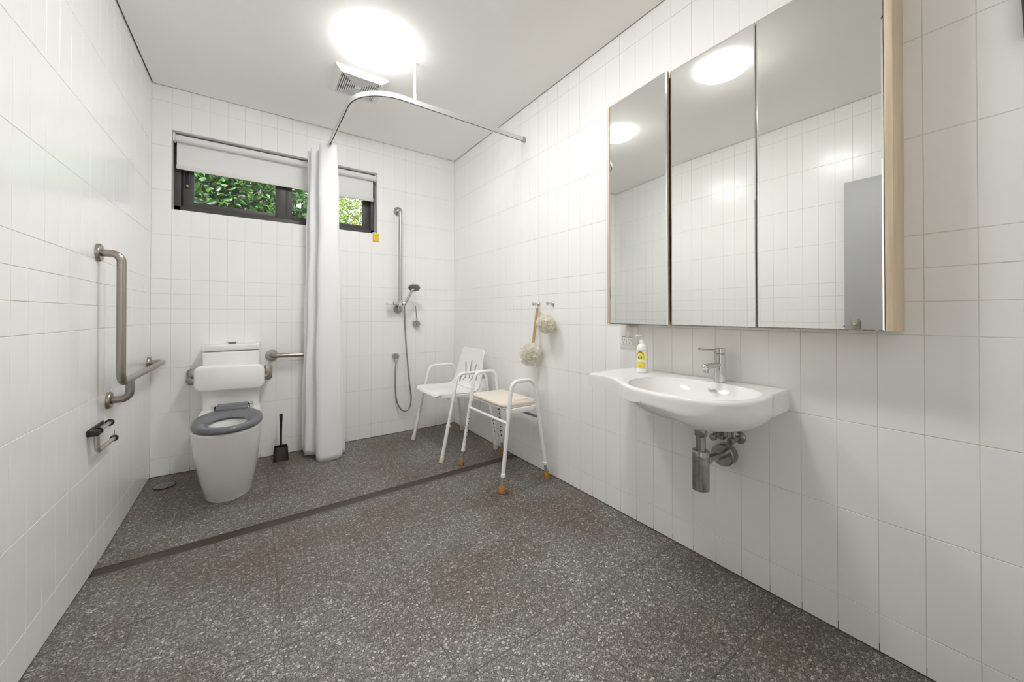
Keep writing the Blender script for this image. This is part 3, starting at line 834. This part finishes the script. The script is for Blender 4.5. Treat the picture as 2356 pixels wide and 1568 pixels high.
# one-piece seat and back shell with fan slots
CY = -.565
prof = [(1.715, .452), (1.722, .462), (1.75, .466), (1.85, .463), (1.95, .458), (2.02, .460), (2.055, .475), (2.078, .505), (2.092, .55), (2.105, .62), (2.122, .70), (2.140, .775), (2.143, .787)]
dense = smooth_path([V((x, 0, z)) for x, z in prof], 5)
L = [0]
for a, b in zip(dense[:-1], dense[1:]): L.append(L[-1] + (b - a).length)
tot = L[-1]
def half_w(s):                                   # half width along the shell, front edge to back top
    f = s / tot
    w = .232 if f < .55 else lerp(.232, .196, sst((f - .55) / .4))
    e = min(s, tot - s)
    return w - (.035 * (1 - math.sqrt(max(0, 1 - ((.035 - e) / .035) ** 2))) if e < .035 else 0)
nu = 150
bm = NB(); G = []
def slot_hit(s, u):                              # u in metres across
    if s < tot * .53: return False
    h = (s - tot * .53)
    for u0, lean, a, b in ((0, 0, .045, .215), (-.072, -.26, .03, .19), (.072, .26, .03, .19), (-.145, -.40, .005, .095), (.145, .40, .005, .095)):
        c_ = u0 + lean * (h - .1)
        if a < h < b:
            e = min(h - a, b - h); wd = .0165 * math.sqrt(min(1, e / .018))
            if abs(u - c_) < wd: return True
    return False
ns = 250
def at_s(s):
    import bisect
    i = max(1, min(len(L) - 1, bisect.bisect_left(L, s))); t = (s - L[i - 1]) / max(1e-9, L[i] - L[i - 1])
    return dense[i - 1].lerp(dense[i], t)
for j in range(ns + 1):
    s = tot * j / ns; p = at_s(s); hw = half_w(s); row = []
    for i in range(nu + 1):
        u = (2 * i / nu - 1) * hw
        e = (abs(u) / .232)
        dish = -.010 * (1 - e ** 4) if s < tot * .5 else 0
        curl = .0
        pp = V((p.x + (0.018 * (1 - e ** 2) if s > tot * .6 else 0), CY + u, p.z + dish + .008))
        row.append(bm.verts.new(pp))
    G.append(row)
for j in range(ns):
    for i in range(nu):
        sm_ = tot * (j + .5) / ns; um = (2 * (i + .5) / nu - 1) * half_w(sm_)
        if not slot_hit(sm_, um): bm.faces.new((G[j][i], G[j][i + 1], G[j + 1][i + 1], G[j + 1][i]))
for v in [v for v in bm.verts if not v.link_faces]: bm.verts.remove(v)
o = obj('seat_shell', bm, 'gloss_white', sc_, 60)
sd = o.modifiers.new('thick', 'SOLIDIFY'); sd.thickness = .012; sd.offset = -1
# rolled side skirts of the shell
for sgn in (-1, 1):
    bm = NB(); rings = []
    for k in range(19):
        s = lerp(.03, tot * .66, k / 18); p = at_s(s); hw = half_w(s)
        dep = .024 + .058 * sst((k - 8) / 6) * sst((18 - k) / 4)
        nrm = V((at_s(s + .01) - at_s(s - .01))); nrm = V((nrm.z, 0, -nrm.x)).normalized()
        rings.append([V((p.x, CY + sgn * (hw + a), p.z + .008)) + nrm * b * dep for a, b in ((-.006, 0), (.003, 0.08), (.005, .4), (.002, 1), (-.004, 1), (-.005, .2))])
    loft(bm, rings); obj('shell_skirt', bm, 'gloss_white', sc_, 60)
bm = NB()
for xx in (1.80, 2.03): tube(bm, [(xx + .02, -.280, .437), (xx + .02, -.848, .437)], .0105, 12)
obj('cross_bar', bm, 'gloss_white', sc_, 60)

# ------------------------------------------------------------------ shower stool
st = thing('shower_stool', 'white framed shower stool with a cream padded seat', 'stool', (2.0, -1.236, 0))
for y0, yt in ((-.967, -1.002), (-1.506, -1.478)):
    tube_loop(st, y0, yt, (1.816, 2.180), (1.897, 2.103), .60, .664, .0125, .0098, 'rubber_orange', 'leg_grey', .102, .0195)
adj_holes(st, (1.8375 + .0045, -.9756 - .0105, .16), (1.864 + .0045, -.988 - .0105, .36), 7, (.0006, -.0028, 0))
adj_holes(st, (2.160 - .006, -.984, .15), (2.132 - .006, -.995, .36), 7, (-.001, -.006, 0))
bm = NB(); c = V((2.003, -1.238, .495)); rings = []
for ins, dz_ in ((.006, 0), (.0, .006), (0, .018), (.006, .024), (.02, .027), (.07, .030)):
    rings.append([c + V((x, y, dz_ + (.0 if ins < .06 else 0))) for x, y in rrect(.275 - 2 * ins, .425 - 2 * ins, .045 - min(ins, .04), 8)])
loft(bm, rings); obj('seat_pad', bm, 'cream_pad', st, 60)['label'] = 'cream padded seat'
bm = NB(); plate(bm, (2.003, -1.238, .488), (1, 0, 0), (0, 1, 0), .268, .415, .04, .0075); obj('seat_board', bm, 'white_plastic', st)
bm = NB()
for y in (-1.012, -1.466): box(bm, (1.880, y - .009, .455), (2.126, y + .009, .488), .003)
for x in (1.905, 2.10): box(bm, (x - .008, -1.466, .470), (x + .008, -1.012, .487), .003)
obj('seat_frame', bm, 'gloss_white', st)
for xx in (1.873, 2.128):
    bm = NB(); tube(bm, [(xx, -.992, .408), (xx, -1.486, .408)], .0095, 14); obj('stretcher', bm, 'gloss_white' if xx < 2 else 'leg_grey', st, 60)  # rear bar is greyer: its shade is put into the colour

# ------------------------------------------------------------------ robe hooks, puffs
def hook(y, z, label):
    h = thing('robe_hook', label, 'hook', (W, y, z), 'chrome robe hooks')
    bm = NB(); lathe(bm, [(.0145, 0), (.0145, .006), (.012, .010), (.0055, .014), (.0055, .04)], (W - .0005, y, z), (-1, 0, 0), 24); obj('base', bm, 'chrome', h)
    bm = NB(); lathe(bm, [(.0055, .038), (.009, .041), (.0112, .046), (.0112, .054), (.009, .057), (0, .058)], (W, y, z), (-1, 0, 0), 24); obj('knob', bm, 'chrome', h)
    return h
h1 = hook(-1.357, 1.166, 'chrome robe hook holding the wooden-handled bath brush')
copy_tree(h1, (0, -.153, -.001), 'chrome robe hook holding the small netting puff')

def puff(bm, c, r, n, seed, mi=0):
    rg = random.Random(seed); c = V(c)
    sphere(bm, c, r * .80, n=24)
    for _ in range(n):
        z = rg.uniform(-1, 1); a = rg.uniform(0, 2 * PI); q = math.sqrt(1 - z * z)
        d_ = V((q * math.cos(a), q * math.sin(a), z)); t1 = d_.orthogonal().normalized(); t1 = Matrix.Rotation(rg.uniform(0, 2 * PI), 3, d_) @ t1; t2 = d_.cross(t1)
        L_ = r * rg.uniform(.80, 1.06); wd = r * rg.uniform(.22, .38); ph = rg.uniform(0, 6)
        rows = []
        for k in range(4):
            f = k / 3; rad = lerp(.74, 1, f) * L_
            row = []
            for i in range(7):
                u = (i / 6 - .5) * 2
                off = math.sin(u * 5 + ph) * wd * .35 * f
                row.append(bm.verts.new(c + d_ * rad * (1 - .06 * u * u) + t1 * u * wd * lerp(.35, 1, f) + t2 * off))
            rows.append(row)
        for k in range(3):
            for i in range(6):
                f_ = bm.faces.new((rows[k][i], rows[k][i + 1], rows[k + 1][i + 1], rows[k + 1][i])); f_.material_index = mi
bb = thing('bath_brush', 'wooden-handled bath brush with a large cream netting puff', 'bath brush', (2.19, -1.36, .9))
bm = NB(); rings = []
for i in range(9):
    f = i / 8; c = V((lerp(2.205, 2.176, f), lerp(-1.372, -1.361, f), lerp(1.135, .885, f)))
    w_ = lerp(.0125, .0110, f) + .004 * math.exp(-((f - .65) / .3) ** 2); t_ = .0055
    rings.append([c + V((t_ * math.sin(a), w_ * math.cos(a), 0)) for a in [2 * PI * k / 14 for k in range(14)]])
loft(bm, rings); obj('handle', bm, 'bamboo', bb, 60)
bm = NB(); tube(bm, smooth_path([(2.205, -1.372, 1.128), (2.196, -1.385, 1.15), (2.198, -1.362, 1.173), (2.210, -1.345, 1.15), (2.206, -1.370, 1.128)], 8), .0014, 6); obj('hanging_loop', bm, 'bamboo', bb, 60)
bm = NB(); puff(bm, (2.150, -1.360, .812), .080, 210, 5); obj('puff', bm, 'puff', bb, 180)
pf = thing('netting_puff', 'small cream netting puff hanging from its cord', 'bath puff', (2.165, -1.516, 1.03))
bm = NB(); puff(bm, (2.165, -1.516, 1.030), .066, 170, 9); obj('ruffle', bm, 'puff_beige', pf, 180)
bm = NB(); tube(bm, smooth_path([(2.172, -1.512, 1.06), (2.192, -1.497, 1.12), (2.196, -1.510, 1.174), (2.198, -1.523, 1.12), (2.172, -1.518, 1.06)], 8), .0012, 6); obj('cord', bm, 'puff', pf, 60)

# ------------------------------------------------------------------ mirror cabinet
mc = thing('mirror_cabinet', 'wall-hung pale timber cabinet with three mirror doors, one slightly ajar, above the basin', 'cabinet', (W, -2.63, 1.04))
FX = W - .15; zb, ztp = 1.042, 2.172; ya, yb = -3.158, -2.105
bm = NB()
box(bm, (FX, ya, zb), (W - .0005, ya + .018, ztp), .0008); box(bm, (FX, yb - .017, zb), (W - .0005, yb, ztp), .0008)
box(bm, (FX + .021, ya + .018, zb), (W - .0005, yb - .017, zb + .016)); box(bm, (FX + .021, ya + .018, ztp - .016), (W - .0005, yb - .017, ztp))
box(bm, (W - .012, ya + .018, zb), (W - .0005, yb - .017, ztp))
for y in (-2.460, -2.805): box(bm, (FX + .021, y - .008, zb), (W - .01, y + .008, ztp))
obj('carcass', bm, 'wood', mc)
for y0, y1 in ((-2.4600, -2.1240), (-2.8025, -2.4635), (-3.1385, -2.8060)):
    ajar = Matrix.Rotation(math.radians(-3.4 if y1 > -2.2 else 0), 3, 'Z'); hinge = V((FX + .010, y1, 0))
    bm = NB(); box(bm, (FX + .0045, y0, zb), (FX + .019, y1, ztp - .001), .0005); bmesh.ops.rotate(bm, cent=hinge, matrix=ajar, verts=bm.verts[:]); dd = obj('door', bm, 'wood' if y1 > -2.2 else 'mirror_edge', mc)
    bm = NB(); b_ = .004
    rings = [[V((FX + xx, y_, z_)) for y_, z_ in ((y0 + i_, zb + i_), (y1 - i_, zb + i_), (y1 - i_, ztp - .001 - i_), (y0 + i_, ztp - .001 - i_))] for xx, i_ in ((.0045, 0), (.0012, 0), (0, b_))]
    loft(bm, rings, True, True); bmesh.ops.rotate(bm, cent=hinge, matrix=ajar, verts=bm.verts[:]); mm = obj('mirror', bm, 'mirror', dd, 3, smooth=False); mm['label'] = 'mirror glass'

# ------------------------------------------------------------------ basin
zr = .810
ba = thing('basin', 'white wall-hung ceramic basin with a shelf at its left', 'basin', (2.0, -2.5, .72))
bc = V((2.005, -2.625, 0))
outl = [(2.2315, -2.857), (2.2315, -2.139), (2.08, -2.139), (1.915, -2.150), (1.886, -2.163), (1.878, -2.18), (1.885, -2.24), (1.885, -2.29), (1.868, -2.335), (1.832, -2.385), (1.795, -2.44), (1.768, -2.51), (1.755, -2.59),
        (1.757, -2.67), (1.772, -2.745), (1.800, -2.80), (1.843, -2.842), (1.90, -2.865), (1.96, -2.8745), (2.015, -2.874), (2.055, -2.866), (2.08, -2.858)]
dense = []
for i in range(len(outl)):
    a, b = V((*outl[i], 0)), V((*outl[(i + 1) % len(outl)], 0))
    if i in (0, 1, 21) :
        for k in range(24): dense.append(a.lerp(b, k / 24))
    else:
        p0, p3 = V((*outl[i - 1], 0)), V((*outl[(i + 2) % len(outl)], 0))
        if i == 2: p0 = a + (a - b)
        if i == 20: p3 = b + (b - a)
        for k in range(10):
            t = k / 10
            dense.append(.5 * ((2 * a) + (b - p0) * t + (2 * p0 - 5 * a + 4 * b - p3) * t * t + (3 * a - p0 - 3 * b + p3) * t ** 3))
def bowl_r(a):                                   # plan radius of the outer bowl about bc
    ca, sa = math.cos(a), math.sin(a)
    return 1 / ((abs(ca) / .259) ** 2.3 + (abs(sa) / (.272 if sa > 0 else .256)) ** 2.3) ** (1 / 2.3)
def under(p):
    q = p - bc; r = V((q.x, q.y)).length; s = min(1, r / bowl_r(math.atan2(q.y, q.x)))
    bowl = .799 - .117 * (1 - s ** lerp(3.2, 6.0, sst((-2.62 - p.y) / .13))) ** (1 / 2.2)
    slab = lerp(.754, .797, sst((-2.48 - p.y) / .18))
    if p.x > 2.02 and p.y < -2.3: slab = lerp(slab, .731 + .034 * (1 - math.sqrt(max(0, 1 - (max(0, p.x - 2.196) / .036) ** 2))), sst((p.x - 2.035) / .05) * sst((-2.3 - p.y) / .1))
    k = .014; h = max(k - abs(bowl - slab), 0) / k          # soft blend where the bowl runs into the shelf
    return min(bowl, slab) - h * h * k * .25
cen_t = V((1.985, -2.615, 0))
def inner_r(a):                                  # plan radius of the hollow about cen_t
    ca, sa = math.cos(a), math.sin(a); bx = .152 if ca > 0 else .224
    return 1 / ((abs(ca) / bx) ** 2.3 + (abs(sa) / .236) ** 2.3) ** (1 / 2.3)
def inner_z(s): return zr - .098 * (1 - s ** 2.5) ** .85 - .004 * (1 - s)
bm = NB()
ND = len(dense)
rings_t, rings_b = [], []
for s_ in [.01, .1, .2, .3, .4, .5, .58, .66, .73, .79, .84, .88, .915, .94, .96, .975, .987, .995, 1.0]:
    rt = []
    for p in dense:
        d_ = p - cen_t; q = cen_t + d_.normalized() * min(inner_r(math.atan2(d_.y, d_.x)), d_.length - .014) * s_; q.z = inner_z(s_); rt.append(q)
    rings_t.append(rt)
edge = rings_t[-1]
for e_ in (.5, .8, .012, .008, .005, .0025, .001, 0):
    rt = []
    for p, q0 in zip(dense, edge):
        d_ = p - cen_t; d0 = V((q0.x, q0.y, 0)); L_ = (p - d0).length
        dist = L_ * (1 - e_) if e_ >= .5 else min(e_, L_ * .19)
        q = p + (d0 - p).normalized() * dist; q.z = zr
        if p.x < 2.23 and dist < .012: q.z -= .012 * (1 - math.sqrt(max(0, 1 - ((.012 - dist) / .012) ** 2)))
        rt.append(q)
    rings_t.append(rt)
NR = 40
for j in range(NR + 1):
    f = 1 - (1 - j / NR) ** 1.5
    rb = []
    for p in dense:
        q = bc.lerp(p, lerp(.004, 1, f)); q.z = under(q)
        e = (p - q).length; rr_ = .010
        if e < rr_ and p.x < 2.2317: q.z += rr_ * (1 - math.sqrt(max(0, 1 - ((rr_ - e) / rr_) ** 2))) * (1 if p.x < 2.2 or p.y < -2.85 else 0)
        rb.append(q)
    rings_b.append(rb)
rb_edge = rings_b[-1]; rt_edge = rings_t[-1]
side = [[V((p.x, p.y, lerp(b.z, a.z, k / 4))) for p, a, b in zip(dense, rt_edge, rb_edge)] for k in range(1, 4)]
loft(bm, rings_b + side + list(reversed(rings_t)), True, True)
obj('bowl', bm, 'ceramic', ba, 35)
bm = NB(); lathe(bm, [(.020, 0), (.026, .003), (.026, .007), (.018, .009), (0, .006)], (1.99, -2.615, inner_z(.02) - .003), n=24); obj('plug_hole', bm, 'chrome', ba)
bm = NB(); box(bm, (2.108, -2.640, .7815), (2.122, -2.608, .7845), .0012); obj('overflow_slot', bm, 'label_grey', ba)
bm = NB(); lathe(bm, [(.030, .640), (.035, .646), (.036, .690)], (2.020, -2.628, 0), n=32); obj('waste_collar', bm, 'ceramic', ba)

# ------------------------------------------------------------------ basin tap
tx, ty = 2.166, -2.634
tp = thing('basin_tap', 'chrome pin-lever basin mixer tap on the back of the basin', 'tap', (tx, ty, zr))
bm = NB(); cyl(bm, (tx, ty, zr - .002), (tx, ty, zr + .117), .0225, 32, .0015); obj('body', bm, 'chrome', tp)
bm = NB(); cyl(bm, (tx, ty, zr + .1185), (tx, ty, zr + .142), .0225, 32, .0025); cp = obj('cartridge_cap', bm, 'chrome', tp)
bm = NB(); cyl(bm, (tx - .012, ty + .004, zr + .1305), (tx - .098, ty + .045, zr + .138), .0045, 14); obj('pin_lever', bm, 'chrome', cp)
bm = NB(); sp = V((tx - .108, ty + .006, zr + .070))
tube(bm, [(tx - .01, ty, zr + .073), sp], .0125, 20); cyl(bm, sp + V((.004, 0, .006)), sp + V((.004, 0, -.024)), .0105); sphere(bm, sp, .0125)
obj('spout', bm, 'chrome', tp)

# ------------------------------------------------------------------ soap bottle
bx_, by_ = 2.118, -2.292
sb_ = thing('soap_bottle', 'white pump bottle with a yellow label on the basin shelf', 'soap bottle', (bx_, by_, zr))
bm = NB(); lathe(bm, [(.0235, 0), (.0262, .003), (.0262, .118), (.0258, .124), (.022, .132), (.0145, .138), (.0125, .1395)], (bx_, by_, zr + .0005), n=40); obj('bottle', bm, 'white_plastic', sb_)
bm = NB(); lathe(bm, [(.0135, .138), (.0135, .156), (.0125, .158), (.006, .159), (.005, .172), (.0085, .173), (.0085, .182), (.007, .184), (0, .184)], (bx_, by_, zr), n=24)
tube(bm, [(bx_ - .004, by_ + .001, zr + .179), (bx_ - .028, by_ + .022, zr + .1775)], [.0055, .003], 12)
obj('pump', bm, 'white_plastic', sb_)
bm = NB()
def patch(a0, a1, z0, z1, r, mi, n=14, shape=None):
    prev = None
    for k in range(n + 1):
        a = math.radians(lerp(a0, a1, k / n)); zz0, zz1 = (z0, z1) if not shape else shape(k / n)
        cur = (bm.verts.new((bx_ + r * math.cos(a), by_ + r * math.sin(a), zr + zz0)), bm.verts.new((bx_ + r * math.cos(a), by_ + r * math.sin(a), zr + zz1)))
        if prev: bm.faces.new((prev[0], cur[0], cur[1], prev[1])).material_index = mi
        prev = cur
ac = 193
patch(ac - 70, ac + 70, .022, .108, .02635, 0, 24)                       # white label ground
patch(ac - 48, ac + 48, .064, .106, .02645, 1, 24, lambda f: (.064, .064 + .042 * math.sqrt(max(.02, 1 - (2 * f - 1) ** 4))))
patch(ac - 48, ac + 44, .024, .053, .02645, 1, 20)
patch(ac - 68, ac + 68, .1075, .1095, .0265, 3, 24); patch(ac - 68, ac + 68, .021, .0225, .0265, 3, 24)
patch(ac - 36, ac + 36, .0565, .0595, .0265, 3, 16)
patch(ac - 34, ac + 34, .0, .0, .0266, 2, 20, lambda f: (.088 + .012 * (1 - (2 * f - 1) ** 2) - .0008, .0915 + .012 * (1 - (2 * f - 1) ** 2)))
patch(ac - 13, ac + 10, .079, .088, .0267, 3, 8)
for k, (a0, dz_) in enumerate(((-20, .0), (-8, -.004), (6, -.003), (17, .001))): patch(ac + a0 - 3, ac + a0 + 3, .068 - dz_ * 0 + .001 * k % 2, .080 + dz_, .0266, 2, 3)
patch(ac - 22, ac + 24, .0475, .0488, .0266, 2, 8)
patch(ac - 7, ac + 5, .031, .039, .0266, 2, 4, lambda f: (.031, .031 + .008 * (1 - abs(2 * f - 1))))
obj('label', bm, ['white_plastic', 'label_yellow', 'label_ink', 'label_grey'], sb_, 60)['label'] = 'yellow and white printed label'

# ------------------------------------------------------------------ power outlet
py, pz = -2.130, .970
po = thing('power_outlet', 'white double power outlet on the tiles under the mirror cabinet', 'power outlet', (W, py, pz))
bm = NB(); plate(bm, (W - .0005, py, pz), (0, -1, 0), (0, 0, 1), .116, .116, .005, .011, .003)
bmesh.ops.recalc_face_normals(bm, faces=bm.faces[:]); obj('faceplate', bm, 'white_plastic', po)
for dy in (.027, -.012):
    bm = NB(); box(bm, (W - .018, py + dy - .015, pz + .002), (W - .010, py + dy + .015, pz + .040), .002); box(bm, (W - .0135, py + dy - .0155, pz - .0005), (W - .0110, py + dy + .0155, pz + .003), mi=1)
    obj('rocker_switch', bm, ['white_plastic', 'label_grey'], po)
    bm = NB(); box(bm, (W - .0145, py + dy - .0165, pz - .042), (W - .010, py + dy + .0165, pz - .004), .0015)
    for sy, sz, an in ((.0075, -.015, 30), (-.0075, -.015, -30), (0, -.030, 0)):
        box(bm, (W - .0150, py + dy + sy - .0011, pz + sz - .0045), (W - .0140, py + dy + sy + .0011, pz + sz + .0045), rot=Matrix.Rotation(math.radians(an), 3, 'X'), mi=1)
    obj('socket', bm, ['white_plastic', 'vent_dark'], po)

# ------------------------------------------------------------------ bottle trap and stop valves
qx, qy = 2.020, -2.628
bt = thing('bottle_trap', 'dull chrome bottle trap and waste pipe under the basin', 'bottle trap', (qx, qy, .5))
bm = NB(); lathe(bm, [(.021, .612), (.0235, .615), (.0235, .640)], (qx, qy, 0), n=32); cyl(bm, (qx, qy, .54), (qx, qy, .639), .0182, 32); obj('tail_pipe', bm, 'old_chrome', bt)
bm = NB(); lathe(bm, [(.027, .400), (.0315, .403), (.0315, .531), (.0305, .532), (.0305, .5335), (.0320, .535), (.0320, .552), (.0305, .555), (.020, .553)], (qx, qy, 0), n=40); obj('bottle', bm, 'old_chrome', bt)
bm = NB(); cyl(bm, (qx + .025, qy, .512), (W - .035, qy, .500), .0165, 28); cyl(bm, (qx + .028, qy, .512), (qx + .052, qy, .510), .0225, 28); obj('outlet_pipe', bm, 'old_chrome', bt)
bm = NB(); lathe(bm, [(.046, 0), (.046, .040), (.043, .043), (.040, .043), (.017, .041)], (W - .0005, qy, .498), (-1, 0, 0), 40); obj('wall_flange', bm, 'old_chrome', bt)
def valve(y, z, label):
    v = thing('stop_valve', label, 'stop valve', (W, y, z), 'stop valves under the basin')
    bm = NB(); lathe(bm, [(.027, 0), (.026, .004), (.018, .008), (.010, .010)], (W - .0005, y, z), (-1, 0, 0), 28); obj('wall_flange', bm, 'old_chrome', v)
    bm = NB(); cyl(bm, (W - .008, y, z), (W - .062, y, z), .0105); sphere(bm, (W - .050, y, z), .014); cyl(bm, (W - .050, y, z), (W - .050, y, z + .036), .008); obj('body', bm, 'old_chrome', v)
    bm = NB(); lathe(bm, [(.012, .058), (.0145, .061), (.0145, .078), (.012, .081), (.005, .0815), (.005, .079), (0, .079)], (W, y, z), (-1, .0, -.04), 8); obj('knob', bm, 'old_chrome', v)
    bm = NB(); tube(bm, smooth_path([(W - .050, y, z + .034), (W - .052, y, z + .055), (W - .066, y + .004, z + .08)], 6), .0055, 10); obj('flexible_hose', bm, 'hose', v, 60)
    return v
v1 = valve(-2.606, .577, 'stop valve nearer the bottle trap under the basin')
copy_tree(v1, (0, -.072, .002), 'stop valve farther from the bottle trap under the basin')

# ------------------------------------------------------------------ garden outside the window
bm = NB(); vs = [bm.verts.new(p) for p in ((-9, .25, -.3), (12, .25, -.3), (12, 16, -.3), (-9, 16, -.3))]; bm.faces.new(vs)
struct(obj('ground', bm, 'soil'), 'garden ground outside the window', 'ground')
def leaves(bm, c, rad, n, size, seed, shell=.35):
    rg = random.Random(seed); c = V(c)
    # clumps give the crown its depth
    clumps = []
    for _ in range(max(6, n // 60)):
        z = rg.uniform(-1, 1); a = rg.uniform(0, 2 * PI); q = math.sqrt(1 - z * z); r_ = rg.uniform(shell, 1) ** .6
        clumps.append(V((q * math.cos(a) * r_ * rad[0], q * math.sin(a) * r_ * rad[1], z * r_ * rad[2])))
    for _ in range(n):
        p = c + rg.choice(clumps) + V((rg.gauss(0, 1), rg.gauss(0, 1), rg.gauss(0, 1))) * .13
        ax = V((rg.gauss(0, 1), rg.gauss(0, 1), rg.gauss(-.5, .7))).normalized(); s = ax.cross(V((rg.gauss(0, 1), rg.gauss(0, 1), rg.gauss(0, 1)))).normalized(); nn = ax.cross(s)
        L_ = size * rg.uniform(.6, 1.25); w_ = L_ * rg.uniform(.2, .3)
        b0 = bm.verts.new(p); t0 = bm.verts.new(p + ax * L_ - nn * L_ * .12)
        l1_ = bm.verts.new(p + ax * L_ * .35 + s * w_ + nn * w_ * .25); r1_ = bm.verts.new(p + ax * L_ * .35 - s * w_ + nn * w_ * .25)
        l2_ = bm.verts.new(p + ax * L_ * .7 + s * w_ * .75 + nn * w_ * .1); r2_ = bm.verts.new(p + ax * L_ * .7 - s * w_ * .75 + nn * w_ * .1)
        m1_ = bm.verts.new(p + ax * L_ * .35); m2_ = bm.verts.new(p + ax * L_ * .7 - nn * L_ * .04)
        for f in ((b0, m1_, l1_), (b0, r1_, m1_), (m1_, m2_, l2_, l1_), (r1_, r2_, m2_, m1_), (m2_, t0, l2_), (r2_, t0, m2_)): bm.faces.new(f)
def tree(label, base, crown, rad, n, size, leaf, seed, tr_=.06):
    t_ = thing('garden_tree', label, 'tree', (base[0], base[1], -.3), 'trees outside the window')
    rg = random.Random(seed); bm = NB()
    b0 = V((base[0], base[1], -.31)); c = V(crown)
    tube(bm, smooth_path([b0, b0.lerp(c, .4) + V((.05, .03, 0)), b0.lerp(c, .8), c + V((0, 0, rad[2] * .5))], 5), [tr_ * (1 - i / 22) for i in range(16)], 10)
    for _ in range(16):
        a = rg.uniform(0, 2 * PI); s_ = b0.lerp(c, rg.uniform(.6, 1.05)); e_ = c + V((math.cos(a) * rad[0] * .8, math.sin(a) * rad[1] * .8, rg.uniform(-.6, .9) * rad[2]))
        tube(bm, smooth_path([s_, s_.lerp(e_, .5) + V((0, 0, .1)), e_], 4), [tr_ * .3 * (1 - i / 11) for i in range(9)], 6)
    obj('trunk', bm, 'bark', t_, 60)
    bm = NB(); leaves(bm, c, rad, n, size, seed + 1); obj('foliage', bm, leaf, t_, smooth=False)
tree('dense dark-leaved tree filling the left window pane', (-.3, 3.3), (.05, 2.9, 2.75), (1.15, .75, 1.0), 15000, .095, 'leaf_dark', 21)
tree('sunlit mid-green tree behind the middle of the window', (1.15, 4.6), (1.15, 4.6, 2.9), (.72, .6, 1.0), 4200, .09, 'leaf_mid', 33, .05)
tree('pale yellow-green tree in the right window pane', (2.75, 5.8), (2.75, 5.8, 3.35), (.95, .8, 1.1), 9500, .075, 'leaf_light', 47, .05)
tree('tall dark tree closing the view behind the others', (.3, 8.4), (.3, 8.4, 4.1), (2.3, 1.0, 1.9), 9000, .15, 'leaf_mid', 58, .1)

# ------------------------------------------------------------------ daylight
w = bpy.data.worlds.new('sky'); scene.world = w; w.use_nodes = True
n, l = w.node_tree.nodes, w.node_tree.links
sky = n.new('ShaderNodeTexSky'); sky.sky_type = 'NISHITA'; sky.sun_elevation = math.radians(58); sky.sun_rotation = math.radians(205); sky.sun_disc = False; sky.dust_density = 7; sky.air_density = .9; sky.ozone_density = .6
bg = n['Background']; l.new(sky.outputs[0], bg.inputs['Color']); bg.inputs['Strength'].default_value = 1.8
sd_ = bpy.data.lights.new('sun', 'SUN'); sd_.energy = 22; sd_.angle = .009; sd_.color = (1, .95, .86)
so_ = bpy.data.objects.new('sun', sd_); COL.objects.link(so_)
so_.rotation_euler = V((.35, .55, -.95)).to_track_quat('-Z', 'Y').to_euler()

# ------------------------------------------------------------------ camera
cd = bpy.data.cameras.new('camera'); cam = bpy.data.objects.new('camera', cd); COL.objects.link(cam)
cd.sensor_fit = 'HORIZONTAL'; cd.sensor_width = 36; cd.lens = 845.46 / 2356 * 36; cd.clip_start = .02; cd.clip_end = 200
cd.shift_y = (717.48 - 784) / 2356
yaw, pitch = .6101, .0071
fwd = V((math.sin(yaw) * math.cos(pitch), math.cos(yaw) * math.cos(pitch), math.sin(pitch)))
cam.location = (.5736, -3.3948, 1.0906)
r_ = V((math.cos(yaw), -math.sin(yaw), 0)); u_ = r_.cross(fwd)
cam.rotation_euler = Matrix(((r_.x, u_.x, -fwd.x), (r_.y, u_.y, -fwd.y), (r_.z, u_.z, -fwd.z))).to_euler()
scene.camera = cam

# ------------------------------------------------------------------ render look
scene.view_settings.view_transform = 'Standard'; scene.view_settings.look = 'None'
scene.view_settings.exposure = 0; scene.view_settings.gamma = 1; scene.view_settings.use_curve_mapping = False
cy = scene.cycles
cy.max_bounces = 12; cy.diffuse_bounces = 10; cy.glossy_bounces = 5; cy.transmission_bounces = 4; cy.transparent_max_bounces = 10
cy.use_adaptive_sampling = True; cy.adaptive_threshold = .02; cy.use_denoising = True; cy.caustics_reflective = False; cy.caustics_refractive = False; cy.sample_clamp_indirect = 6
